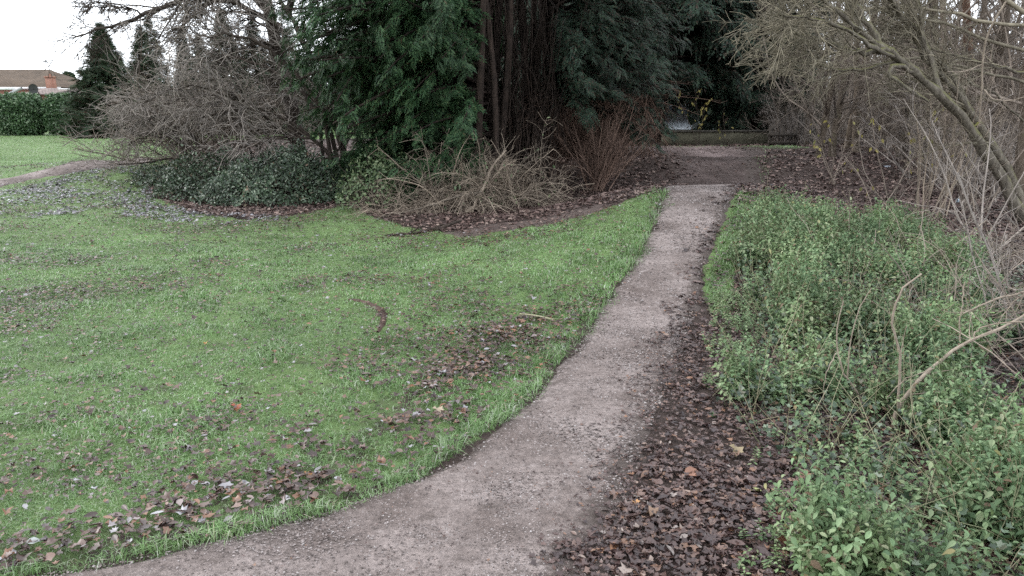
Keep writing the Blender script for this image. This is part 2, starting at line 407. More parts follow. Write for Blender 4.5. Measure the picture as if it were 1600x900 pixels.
# ------------------------------------------------------------------ regions on the ground
def gpoly(pts): return [gpt(*p)[:2] for p in pts]
WOOD_L = gpoly([(222, 300), (300, 333), (380, 345), (450, 338), (540, 322), (590, 342), (660, 362), (760, 364), (845, 352), (935, 330), (985, 312)])
WOOD_L = WOOD_L + [np.array([2.15, 10.4]), np.array([3.2, 10.9]), np.array([4.5, 18]), np.array([2.4, 40]), np.array([-14, 34]), np.array([-9.0, 22])]
DIRT_L = gpoly([(760, 350), (800, 347), (860, 338), (905, 326), (960, 318), (930, 333), (870, 348), (820, 357), (770, 364), (715, 370), (680, 366), (720, 360)])
SKID = [gpt(*p)[:2] for p in ((545, 469), (565, 471), (582, 477), (594, 485), (600, 494), (598, 506), (590, 520))]
TRACK = [gpt(*p)[:2] for p in ((560, 545), (480, 575), (380, 610), (250, 640), (120, 660), (30, 690))]

def seg_dist(pts, x, y):
    d = np.full(np.shape(x), 1e9)
    for a, b in zip(pts[:-1], pts[1:]):
        a, b = np.asarray(a), np.asarray(b); ab = b - a
        t = np.clip(((x - a[0]) * ab[0] + (y - a[1]) * ab[1]) / (ab @ ab), 0, 1)
        d = np.minimum(d, np.hypot(x - a[0] - t * ab[0], y - a[1] - t * ab[1]))
    return d

VERGE_R = gpoly([(1120, 300), (1185, 300), (1215, 330), (1200, 380), (1150, 430), (1130, 500), (1100, 470), (1100, 410), (1125, 350)])
VERGE_2 = gpoly([(1182, 292), (1172, 270), (1176, 250), (1160, 238), (1195, 232), (1212, 245), (1200, 275)])
def in_path(x, y, m=0.0): return (x > xl(y) - m) & (x < xr(y) + m) & (y < 25)
def wild_mask(x, y):
    w = inside(WOOD_L, x, y) | ((x > xr(y)) & (y < 90) & ~inside(VERGE_R, x, y)) | ((y > 21) & (x > 2) & (y < 90))
    return w
def bare_mask(x, y):
    return inside(DIRT_L, x, y)
def leafband(x, y):                      # drift of leaves lying beside the path on the lawn
    dl = xl(y) - x
    a = np.exp(-((dl - .55 - .1 * np.sin(y * 2)) / .38) ** 2) * sstep(1.7, 2.5, y) * (1 - sstep(5.0, 6.5, y)) * (dl > .08)
    return a
GREY = gpoly([(0, 300), (120, 262), (230, 262), (240, 318), (330, 335), (470, 342), (330, 355), (150, 335), (0, 345)])

# ------------------------------------------------------------------ setting
xs = 2.2 * np.sinh(np.linspace(-6.1, 6.1, 460)); ys = -6 + 9 * (np.exp(np.linspace(0, 4.35, 520)) - 1) * .9
ys = np.concatenate([[-300, -60, -20], ys, [1000, 2000]])
X, Y = np.meshgrid(xs + 1.0, ys); xf, yf = X.ravel(), Y.ravel()
Z = height(xf, yf)
nx, ny = len(xs), len(ys)
q = (np.arange(ny - 1)[:, None] * nx + np.arange(nx - 1)[None]).ravel()
Fq = np.stack([q, q + 1, q + nx + 1, q + nx], 1)
wild = wild_mask(xf, yf).astype(float); bare = bare_mask(xf, yf).astype(float)
def lumps(a):                            # soften the masks by one cell
    a = a.reshape(ny, nx); b = a.copy(); b[1:-1, 1:-1] = (a[1:-1, 1:-1] * 2 + a[:-2, 1:-1] + a[2:, 1:-1] + a[1:-1, :-2] + a[1:-1, 2:]) / 6; return b.ravel()
Zg = Z - .03 * in_path(xf, yf, -.12)
g = mesh_obj('ground', np.stack([xf, yf, Zg], 1), [Fq], ground_mat(), smooth=True, attrs={'wild': lumps(np.maximum(np.maximum(wild * .95, .8 * ((xl(yf) - xf < .10) & (yf < 20) & (xf < xr(yf)))), .5 * np.clip(leafband(xf, yf), 0, 1))), 'bare': lumps(bare)})
g['kind'] = 'structure'

def path_strip(name, y0, y1, ny_, fl, fr, m, lift=.012):
    yy = np.linspace(y0, y1, ny_); u = np.linspace(-.12, 1.12, 33)
    a, b = fl(yy), fr(yy); XX = a[:, None] + (b - a)[:, None] * u[None]
    YY = np.repeat(yy[:, None], 33, 1)
    e = np.maximum(np.abs(u - .5) * 2 - .6, 0) / .4
    ed = e[None] + 0 * XX
    ragged = (fbm(XX * 5, YY * 5, 21, 4) - .5) * 2
    ZZ = height(XX, YY) + lift - .05 * np.clip(ed - .72 + .55 * ragged * (ed > .3), 0, 2) - .012 * (fbm(XX * 2, YY * 2, 8) - .5)
    q = (np.arange(ny_ - 1)[:, None] * 33 + np.arange(32)[None]).ravel()
    o_ = mesh_obj(name, np.stack([XX.ravel(), YY.ravel(), ZZ.ravel()], 1), [np.stack([q, q + 1, q + 34, q + 33], 1)], m, smooth=True, attrs={'edge': (ed * np.where(u > .5, 1, .35)[None]).ravel()})
    o_['kind'] = 'structure'; return o_
PM = path_mat('path_grit', (.215, .18, .168))
path_strip('path', .3, 12.9, 900, xl, xr, PM)
path_strip('path', 12.92, 18.2, 250, xl, xr, path_mat('shaded_path_grit', (.078, .058, .053)), .014)  # darker copy of the grit, the shade under the trees put into its colour
path_strip('path', 18.22, 24, 200, xl, xr, path_mat('far_path_grit', (.19, .145, .136)), .014)  # far stretch: grit slightly darker and pinker than the near stretch
LP = np.array([gpt(-60, 297)[:2], gpt(0, 284)[:2], gpt(50, 274)[:2], gpt(100, 263)[:2], gpt(160, 256)[:2], gpt(215, 249)[:2]])
_t = np.linspace(0, 5, 90); LPc = np.stack([np.interp(_t, range(6), LP[:, k]) for k in (0, 1)], 1)
_d = norm(np.gradient(LPc, axis=0)); _s = np.stack([-_d[:, 1], _d[:, 0]], 1)
_u = np.linspace(-.5, .5, 9); PX = LPc[:, None] + _s[:, None] * _u[None, :, None] * 1.3
PZ = height(PX[..., 0], PX[..., 1]) + .03 - .07 * np.abs(_u * 2)[None] ** 3
q = (np.arange(89)[:, None] * 9 + np.arange(8)[None]).ravel()
fp = mesh_obj('footpath', np.concatenate([PX, PZ[..., None]], -1).reshape(-1, 3), [np.stack([q, q + 1, q + 10, q + 9], 1)], PM, smooth=True, attrs={'edge': np.tile(np.abs(_u * 2) * .6, 90)})
fp['kind'] = 'structure'

_k = smooth_pts = np.array(SKID); _t = np.linspace(0, len(SKID) - 1, 120); SK = np.stack([np.interp(_t, range(len(SKID)), _k[:, j]) for j in (0, 1)], 1)
for _ in range(6): SK[1:-1] = .25 * SK[:-2] + .5 * SK[1:-1] + .25 * SK[2:]
_d = norm(np.gradient(SK, axis=0)); _s = np.stack([-_d[:, 1], _d[:, 0]], 1); _w = (.02 + .035 * fbm(_t * 3, _t * 0, 6)) * np.sin(np.linspace(.25, math.pi - .25, 120)); _u = np.linspace(-1, 1, 5)
SX = SK[:, None] + _s[:, None] * _u[None, :, None] * _w[:, None, None]; SZ = height(SX[..., 0], SX[..., 1]) + .012 - .012 * np.abs(_u)[None] ** 3
q = (np.arange(119)[:, None] * 5 + np.arange(4)[None]).ravel()
sk_ = mesh_obj('skid_mark', np.concatenate([SX, SZ[..., None]], -1).reshape(-1, 3), [np.stack([q, q + 1, q + 6, q + 5], 1)], path_mat('bare_earth', (.085, .055, .045)), smooth=True, attrs={'edge': np.zeros(600)}); sk_['kind'] = 'structure'
# ---- grass --------------------------------------------------------
def sample(y0, y1, dens, rng, xmin=-60, xmax=30):
    n0 = int(dens * (y1 - y0) * .5 * (2 * .9 * (y0 + y1)))
    y = np.sqrt(rng.uniform(y0 ** 2, y1 ** 2, n0)); x = rng.uniform(-.9, .9, n0) * y
    k = (x > xmin) & (x < xmax); return x[k], y[k]

def lawn_ok(x, y, rng):
    dl = xl(y) - x
    edge = -.03 + .16 * (fbm(x * 4, y * 4, 31) - .45) + .34 * (fbm(x * 1.5, y * 1.5, 37) - .5)
    left = (dl > edge) & ~inside(WOOD_L, x + .25 * (vnoise(x * 3, y * 3, 2) - .5), y + .35 * (vnoise(x * 3, y * 3, 7) - .5)) & ~(bare_mask(x + .35 * (fbm(x * 3, y * 3, 41) - .5), y + .5 * (fbm(x * 3, y * 3, 42) - .5)) & (rng.uniform(0, 1, len(x)) < .85)) & (seg_dist(SKID, x, y) >  .045 * vnoise(x * 20, y * 20, 4))
    left &= ~((np.abs(seg_dist(list(LP), x, y)) < .62))
    thin = rng.uniform(0, 1, len(x)) > .62 * np.clip(leafband(x, y), 0, 1) * sstep(.35, .6, fbm(x * 2.5, y * 2.5, 44) + .12)
    right = (inside(VERGE_R, x, y) | (inside(VERGE_2, x, y) & (rng.uniform(0, 1, len(x)) < .6))) & (x > xr(y) + .05) & (rng.uniform(0, 1, len(x)) < .7)
    thin2 = rng.uniform(0, 1, len(x)) > .75 * inside(GREY, x, y)
    thin3 = rng.uniform(0, 1, len(x)) > .55 * (seg_dist(TRACK, x, y) < .06)
    back = (y > 21.5) & (y < 24.5) & (x > 3.2) & (x < 9) & (rng.uniform(0, 1, len(x)) < .7 * sstep(.35, .65, fbm(x * 1.2, y * 1.2, 73)))
    thin4 = rng.uniform(0, 1, len(x)) < .45 + .9 * sstep(.3, .55, fbm(x * 2.2, y * 2.2, 61))
    return ((left & thin & thin2 & thin3 & thin4) | right | back) & ~((y > 11) & left & (x > -2.3) & (y < 34) & (x > -.2 * y))

Gv, Gf, gn = [], [], 0
rg = np.random.default_rng(5)
for y0, y1, dens, hgt, wid, near in ((1.2, 3.2, 13000, .030, .0033, 1), (3.2, 5.5, 8000, .031, .0045, 1), (5.5, 9, 4200, .034, .0065, 1), (9, 14, 1700, .042, .010, 0), (14, 24, 600, .05, .017, 0), (24, 42, 120, .06, .030, 0)):
    x, y = sample(y0, y1, dens, rg)
    k = lawn_ok(x, y, rg); x, y = x[k], y[k]; n = len(x)
    z = height(x, y)
    dl = xl(y) - x
    tuft = sstep(.5, .75, fbm(x * 3, y * 3, 55)) * .8 + 1.7 * sstep(.35, .6, fbm(x * 4, y * 4, 59)) * np.exp(-(dl / .22) ** 2) * (dl > 0) + .6 * inside(VERGE_R, x, y)
    h = hgt * rg.uniform(.5, 1.25, n) * (.75 + tuft)
    a = rg.uniform(0, 2 * math.pi, n); lean = rg.uniform(.3, 1.5, n)
    d = np.stack([np.cos(a), np.sin(a)], 1); s = np.stack([-np.sin(a), np.cos(a)], 1)
    w = wid * rg.uniform(.6, 1.3, n)
    B0 = np.stack([x, y, z - .006], 1); S3 = np.c_[s, np.zeros(n)] * w[:, None] * .5; D3 = np.c_[d, np.zeros(n)]
    tip = B0 + D3 * (lean * h)[:, None] + np.array([0, 0, 1]) * (h * (1.15 - .5 * lean))[:, None]
    if near:
        mid = B0 + D3 * (lean * h * .32)[:, None] + np.array([0, 0, 1]) * (h * .62)[:, None]
        V = np.stack([B0 - S3, B0 + S3, mid + S3 * .8, mid - S3 * .8, tip], 1); f = np.array([[0, 1, 2], [0, 2, 3], [3, 2, 4]]); kk = 5
    else:
        V = np.stack([B0 - S3, B0 + S3, tip], 1); f = np.array([[0, 1, 2]]); kk = 3
    Gv.append(V.reshape(-1, 3)); Gf.append((f[None] + (np.arange(n) * kk)[:, None, None]).reshape(-1, 3) + gn); gn += n * kk
tag(mesh_obj('lawn_grass', np.vstack(Gv), [np.vstack(Gf)], M['grass']), 'short green winter lawn left of the gritty path', 'grass', kind='stuff')

rs_ = np.random.default_rng(17); Gx, Gy, Gs = [], [], []
for y0, y1, dens, sz in ((1.2, 3, 9000, .0042), (3, 5.5, 4500, .006), (5.5, 10.4, 1600, .0095)):
    x, y = sample(y0, y1, dens, rs_); k = in_path(x, y, -.02) & (rs_.uniform(0, 1, len(x)) < .25 + .75 * sstep(.35, .6, fbm(x * 4, y * 5, 23))); Gx.append(x[k]); Gy.append(y[k]); Gs.append(np.full(k.sum(), sz))
x, y, sz = np.concatenate(Gx), np.concatenate(Gy), np.concatenate(Gs); n = len(x); OV = np.array([[1, 0, 0], [0, 1, 0], [-1, 0, 0], [0, -1, 0], [0, 0, .8]], float); OF = np.array([[0, 1, 4], [1, 2, 4], [2, 3, 4], [3, 0, 4]])
a_ = rs_.uniform(0, 6.3, n); V, Fc = place(OV, OF, np.c_[x, y, height(x, y) + .0125], frames(np.c_[np.cos(a_), np.sin(a_), 0 * a_], np.c_[rs_.normal(0, .3, (n, 2)), np.ones(n)]), np.stack([sz * rs_.uniform(.5, 1.5, n), sz * rs_.uniform(.5, 1.5, n), sz * rs_.uniform(.4, 1.2, n)], 1))
tag(mesh_obj('path_grit_stones', V, [Fc], leaf_mat('grit_stone', [(0, (.06, .05, .046)), (.3, (.14, .115, .105)), (.7, (.24, .2, .19)), (.94, (.32, .28, .27)), (1, (.40, .37, .36))], .85, .25, 0, .3, 3)), 'loose pinkish grit and small stones on the path', 'grit', kind='stuff')
# ---- fallen leaves (uncounted litter) -------------------------------
def lay_leaves(x, y, size, rng, tilt=.35, lift=.012):
    n = len(x); z = height(x, y) + lift + rng.uniform(0, .015, n)
    nr = norm(np.c_[rng.normal(0, tilt, (n, 2)), np.ones(n)]); a = rng.uniform(0, 2 * math.pi, n)
    Mx = frames(np.c_[np.cos(a), np.sin(a), np.zeros(n)], nr)
    return np.c_[x, y, z], Mx, size * rng.uniform(.6, 1.35, n)
def leaf_field(name, label, sets, m, seed, tilt=.35, lift=.012):
    r = np.random.default_rng(seed); A = Acc()
    for x, y, size in sets:
        p, Mx, s = lay_leaves(x, y, size, r, tilt, lift)
        k = r.uniform(0, 1, len(x)) < .65
        sc = np.stack([s * r.uniform(.6, 1, len(s)), s, s * r.uniform(.3, 1.5, len(s))], 1)
        w_ = r.integers(0, 5, len(k))
        for j_ in range(5): A.add(*place(*MAPLES[j_], p[k & (w_ == j_)], Mx[k & (w_ == j_)], sc[k & (w_ == j_)]))
        A.add(*place(OVAL_V, OVAL_F, p[~k], Mx[~k], sc[~k]))
    return tag(A.build(name, m), label, 'leaf litter', kind='stuff')
rl = np.random.default_rng(8)
sets = []
for y0, y1, dens, size in ((1.2, 3.5, 800, .026), (1.2, 3.5, 110, .042), (3.5, 7, 950, .028), (3.5, 7, 90, .042), (7, 12, 520, .036), (12, 20, 110, .05)):
    x, y = sample(y0, y1, dens, rl)
    k = (xl(y) - x > .02) & ~inside(WOOD_L, x, y) & (rl.uniform(0, 1, len(x)) < .2 + .9 * sstep(.42, .68, fbm(x * 1.3, y * 1.3, 66)))
    sets.append((x[k], y[k], size))
x, y = sample(1.5, 7, 1250, rl); k = (rl.uniform(0, 1, len(x)) < leafband(x, y) * sstep(.33, .62, fbm(x * 2.5, y * 2.5, 44) + .1)); sets.append((x[k], y[k], .044))
x, y = sample(10, 22, 330, rl); k = inside(GREY, x, y) & (rl.uniform(0, 1, len(x)) < sstep(.3, .6, fbm(x * 1.6, y * 1.6, 99))) & (seg_dist(list(LP), x, y) > .5); grey = [(x[k], y[k], .06)]
leaf_field('silvery_leaves', 'silvery grey leaves lying thick on the lawn before the ivy mound', grey, M['grey_leaf'], 6, .3, .018)
leaf_field('lawn_leaves', 'scattered wet brown and grey leaves lying on the lawn', sets, M['lawn_leaf'], 1, .3, .024)
sets = []
for y0, y1, dens, size in ((1.2, 3.2, 3600, .03), (1.2, 3.2, 420, .058), (3.2, 6, 1700, .036), (6, 11, 520, .052)):
    x, y = sample(y0, y1, dens, rl)
    dr = x - xr(y); dd = dr + .34 * (fbm(x * 4, y * 4, 13) - .5) * 2 + .12
    k = (dd > -.12) & (rl.uniform(0, 1, len(x)) < sstep(-.12, .2, dd) * (1 - .3 * sstep(1.2, 2.2, dr))) & ~(inside(VERGE_R, x, y) & (rl.uniform(0, 1, len(x)) < .6))
    sets.append((x[k], y[k], size))
leaf_field('path_edge_leaves', 'deep dark brown leaf litter along the right edge of the path', sets, M['litter'], 2, .3)
sets = []
for y0, y1, dens, size in ((9, 14, 330, .065), (14, 20, 170, .08), (20, 32, 60, .11)):
    x, y = sample(y0, y1, dens, rl)
    k = (inside(WOOD_L, x, y) | (x > xr(y) + .1)) & ~in_path(x + np.where(y > 12.5, 1.3, .5) * (fbm(x * 1.4, y * 1.4, 88) - .5), y, -.15) & (~bare_mask(x, y) | (rl.uniform(0, 1, len(x)) < .3)) & ~((y > 21.5) & (y < 26) & (x > 3.2) & (x < 9)); sets.append((x[k], y[k], size))
leaf_field('woodland_leaves', 'brown leaf litter covering the woodland floor under the trees', sets, M['slope_leaf'], 3, .4)
sets = []                                # crumbs and bits on the path itself
x, y = sample(1.2, 4, 420, rl); k = in_path(x, y, -.03) & (rl.uniform(0, 1, len(x)) < .15 + .85 * sstep(-.5, 0, x - xr(y))**2); sets.append((x[k], y[k], .014))
x, y = sample(1.2, 5, 1500, rl); k = in_path(x, y, .1) & (rl.uniform(0, 1, len(x)) < .9 * sstep(-.42, .05, x - xr(y) + .3 * (fbm(x * 5, y * 5, 14) - .5))); sets.append((x[k], y[k], .022))
x, y = sample(1.2, 10, 700, rl); k = in_path(x, y, -.03) & (fbm(x * 3, y * 6, 71, 4) > .58); sets.append((x[k], y[k], .011))
x, y = sample(12.9, 24, 60, rl); k = in_path(x, y, 0) & (rl.uniform(0, 1, len(x)) < sstep(.35, .6, fbm(x * 1.3, y * 1.3, 19))); sets.append((x[k], y[k], .06))
x, y = sample(4, 10.5, 160, rl); k = in_path(x, y, -.03) & (rl.uniform(0, 1, len(x)) < .25 + .7 * sstep(-.35, 0, x - xr(y))); sets.append((x[k], y[k], .02))
leaf_field('path_crumbs', 'small dark leaf crumbs trodden into the gritty path', sets, M['litter'], 4, .2)

#@@OBJECTS
# ------------------------------------------------------------------ the bungalow and what is round it (far left)
def brick_mat():
    m, t, b = mat_new('brick', .85, .2); tc = t.nodes.new('ShaderNodeTexCoord'); br = t.nodes.new('ShaderNodeTexBrick')
    mp = t.nodes.new('ShaderNodeMapping'); mp.inputs['Rotation'].default_value = (math.pi / 2, 0, 0); t.links.new(tc.outputs['Object'], mp.inputs[0]); t.links.new(mp.outputs[0], br.inputs[0])
    br.inputs['Color1'].default_value = (.30, .135, .09, 1); br.inputs['Color2'].default_value = (.23, .10, .07, 1); br.inputs['Mortar'].default_value = (.35, .3, .26, 1)
    br.inputs['Scale'].default_value = 4.4; br.inputs['Mortar Size'].default_value = .015
    t.links.new(br.outputs[0], b.inputs['Base Color']); return m
def tile_mat(name, a, c):
    m, t, b = mat_new(name, .85, .2); tc = t.nodes.new('ShaderNodeTexCoord'); br = t.nodes.new('ShaderNodeTexBrick')
    sx = t.nodes.new('ShaderNodeSeparateXYZ'); t.links.new(tc.outputs['Object'], sx.inputs[0]); cb = t.nodes.new('ShaderNodeCombineXYZ')
    t.links.new(sx.outputs[0], cb.inputs[0]); t.links.new(mathn(t, 'MULTIPLY', sx.outputs[2], 2.4), cb.inputs[1]); t.links.new(cb.outputs[0], br.inputs[0])
    br.inputs['Color1'].default_value = (*a, 1); br.inputs['Color2'].default_value = (*c, 1); br.inputs['Mortar'].default_value = (a[0] * .45, a[1] * .45, a[2] * .45, 1)
    br.inputs['Scale'].default_value = 1.7; br.inputs['Mortar Size'].default_value = .035
    cc = mixc(t, 1.0, br.outputs[0], ramp(t, noise(t, .9, 4), [(.3, (.75, .75, .7)), (.7, (1.2, 1.2, 1.15))]), 'MULTIPLY')
    t.links.new(cc, b.inputs['Base Color']); return m
M['brick'] = brick_mat()
M['tile'] = tile_mat('brown_roof_tile', (.095, .068, .05), (.14, .10, .075)); M['tile_grey'] = tile_mat('grey_roof_tile', (.19, .15, .145), (.26, .205, .195))
M['white'] = plain_mat('white_paint', (.7, .7, .7), (.8, .8, .8), 3, .5); M['black'] = plain_mat('black_plastic', (.02, .02, .02), (.04, .04, .04), 3, .5)
M['metal'] = plain_mat('grey_metal', (.3, .3, .31), (.4, .4, .41), 6, .4)
gm, gt, gb = mat_new('window_glass', .08, .6); gb.inputs['Base Color'].default_value = (.05, .06, .07, 1); M['glass'] = gm

HY = 75.0
def hx(px): return (px - 800) / F_PX * HY / 1.037
bl = thing('bungalow', 'orange brick bungalow with brown tiled roof beyond the laurel hedge', 'house', (hx(40), HY, 0))
A = Acc(); x0, x1 = hx(-190), hx(90); A.box(((x0 + x1) / 2, HY + 4, 1.55), (x1 - x0 - .8, 7.4, 3.1)); A.build('wall', M['brick'], bl, bl.location)
A = Acc(); e, r = at(0, 136, HY)[2], at(0, 108.5, HY + 4)[2]; ya, yb_, ym = HY, HY + 8, HY + 4
rf = np.array([[x0, ya, e], [x1 + .3, ya, e], [x1 + .3, yb_, e], [x0, yb_, e], [x0 + 2.5, ym, r], [hx(80) * (HY + 4) / HY, ym, r]])
A.add(rf, [[0, 1, 5, 4], [2, 3, 4, 5]]); A.add(rf, [[1, 2, 5], [3, 0, 4]])
rfo = A.build('roof', M['tile'], bl, bl.location)
A = Acc(); A.box(((x0 + x1) / 2, HY - .05, e - .1), (x1 - x0 + .5, .06, .2)); A.build('fascia', M['white'], bl, bl.location)
A = Acc(); A.box((hx(91), HY - 1.2, e + .0), (.66, .62, 1.7)); A.box((hx(91), HY - 1.2, e + .9), (.76, .72, .14)); ch = A.build('chimney', M['brick'], bl, bl.location)
A = Acc(); A.tube([(hx(91), HY - 1.2, e + .95), (hx(91), HY - 1.2, e + 1.2)], .12, .1, 8); A.build('chimney_pot', M['brick'], ch)
bpy.data.objects['chimney_pot'].location = -np.array(bl.location)
WY = HY - 5                              # lower front wing with a grey roof
def wx(px): return (px - 800) / F_PX * WY / 1.034
A = Acc(); A.box(((wx(-60) + wx(160)) / 2, WY + 2, 1.2), (wx(160) - wx(-60), 3.6, 2.4)); A.build('wing_wall', M['brick'], bl, bl.location)
A = Acc(); e2, r2 = at(0, 147.5, WY)[2], at(0, 137.5, WY + 2)[2]
V = np.array([[wx(28), WY - .3, e2], [wx(170), WY - .3, e2], [wx(170), WY + 4, e2], [wx(28), WY + 4, e2], [wx(52), WY + 2, r2], [wx(165), WY + 2, r2]])
A.add(V, [[0, 1, 5, 4], [2, 3, 4, 5]]); A.add(V, [[1, 2, 5], [3, 0, 4]]); A.build('wing_roof', M['tile_grey'], bl, bl.location)
A = Acc(); A.box(((wx(-60) + wx(28)) / 2, WY - .2, at(0, 138.5, WY)[2]), (wx(28) - wx(-60), .5, .22)); A.build('porch_roof', M['white'], bl, bl.location)
A = Acc(); A.tube([at(12, 148, WY - .5), at(34, 137.5, WY - .4)], .14, .14, 6); A.build('verge_board', M['metal'], bl, bl.location)
A = Acc(); c = at(95, 141, WY - .0); n = len(A.V); A.box((c[0], c[1] + .55, c[2] + .12), (.9, .5, .1)); A.build('skylight', M['white'], bl, bl.location)
A = Acc(); c = at(52, 139, WY - .8); th = np.linspace(0, 2 * math.pi, 15)[:-1]
V = [[c[0], c[1] + .12, c[2]]] + [[c[0] + .45 * math.cos(a), c[1], c[2] + .45 * math.sin(a)] for a in th]
A.add(V, [[0, i, i % 14 + 1] for i in range(1, 15)]); A.tube([c + [0, .1, 0], c + [.05, .6, -.3], c + [.1, .9, -.9]], .05, .05, 5); A.tube([c, c + [.1, -.5, -.1]], .03, .03, 5)
A.build('satellite_dish', M['black'], bl, bl.location)
A = Acc(); b0 = at(33, 109, HY + 3.9); A.tube([b0, b0 + [0, 0, 1.6]], .03, .025, 5)
for k in range(5): A.tube([b0 + [-.35 + .17 * k, -.3, 1.3], b0 + [-.35 + .17 * k, .3, 1.3]], .015, .015, 4)
A.tube([b0 + [-.5, 0, 1.3], b0 + [.5, 0, 1.3]], .018, .018, 4); A.build('aerial', M['metal'], bl, bl.location)

def ellipsoid(A, c, rad, nu=16, nv=12, rough=.12, seed=0, sq=1.0):
    u = np.linspace(0, 2 * math.pi, nu, endpoint=False); v = np.linspace(-math.pi / 2, math.pi / 2, nv)
    pw = lambda a: np.sign(a) * np.abs(a) ** sq
    U, Vv = np.meshgrid(u, v); P = np.stack([pw(np.cos(Vv)) * pw(np.cos(U)), pw(np.cos(Vv)) * pw(np.sin(U)), pw(np.sin(Vv))], -1)
    k = 1 + rough * (vnoise(U * 2.1 + seed, Vv * 3, seed) - .5) * 2
    P = P * k[..., None] * np.array(rad) + np.array(c); q = (np.arange(nv - 1)[:, None] * nu + np.arange(nu)[None])
    q2 = (np.arange(nv - 1)[:, None] * nu + (np.arange(nu)[None] + 1) % nu)
    A.add(P.reshape(-1, 3), np.stack([q, q2, q2 + nu, q + nu], -1).reshape(-1, 4))

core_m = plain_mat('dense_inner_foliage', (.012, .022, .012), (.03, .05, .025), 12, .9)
def hedge(px0, px1, Yh, ztop, dep, n, seed, label):
    r = np.random.default_rng(seed); c = np.array([(at(px0, 200, Yh)[0] + at(px1, 200, Yh)[0]) / 2, Yh, 0]); wx_ = abs(at(px1, 200, Yh)[0] - at(px0, 200, Yh)[0]) / 2
    t = thing('laurel_hedge', label, 'hedge', c, 'clipped laurel hedge clumps')
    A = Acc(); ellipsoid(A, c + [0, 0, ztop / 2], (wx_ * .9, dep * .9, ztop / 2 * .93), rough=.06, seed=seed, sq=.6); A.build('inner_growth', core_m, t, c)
    d = rand_dir(n, r); s = np.abs(d).max(1, keepdims=True) ; d2 = d / ((np.abs(d) ** 3.4).sum(1, keepdims=True) ** (1 / 3.4))
    k = 1 + .10 * (vnoise(d2[:, 0] * 3 + 9, d2[:, 2] * 3 + d2[:, 1] * 2, seed) - .6); p = c + [0, 0, ztop / 2] + d2 * np.array([wx_, dep, ztop / 2]) * (k * r.uniform(.9, 1.03, n))[:, None]
    p = p[p[:, 2] > .08]; n = len(p); d = d[:n]
    V, Fc = place(OVAL_V, OVAL_F, p, frames(rand_dir(n, r) + [0, 0, -.2], d + rand_dir(n, r) * .7 + [0, 0, .4]), r.uniform(.09, .17, n)); A = Acc(); A.add(V, Fc); A.build('leaves', M['laurel'], t, c)
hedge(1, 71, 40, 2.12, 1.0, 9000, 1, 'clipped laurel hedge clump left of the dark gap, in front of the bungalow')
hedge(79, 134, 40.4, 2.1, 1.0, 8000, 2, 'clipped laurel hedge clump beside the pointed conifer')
hedge(-70, -7, 40.8, 2.1, 1.0, 8000, 3, 'clipped laurel hedge clump cut off by the left edge of the photo')

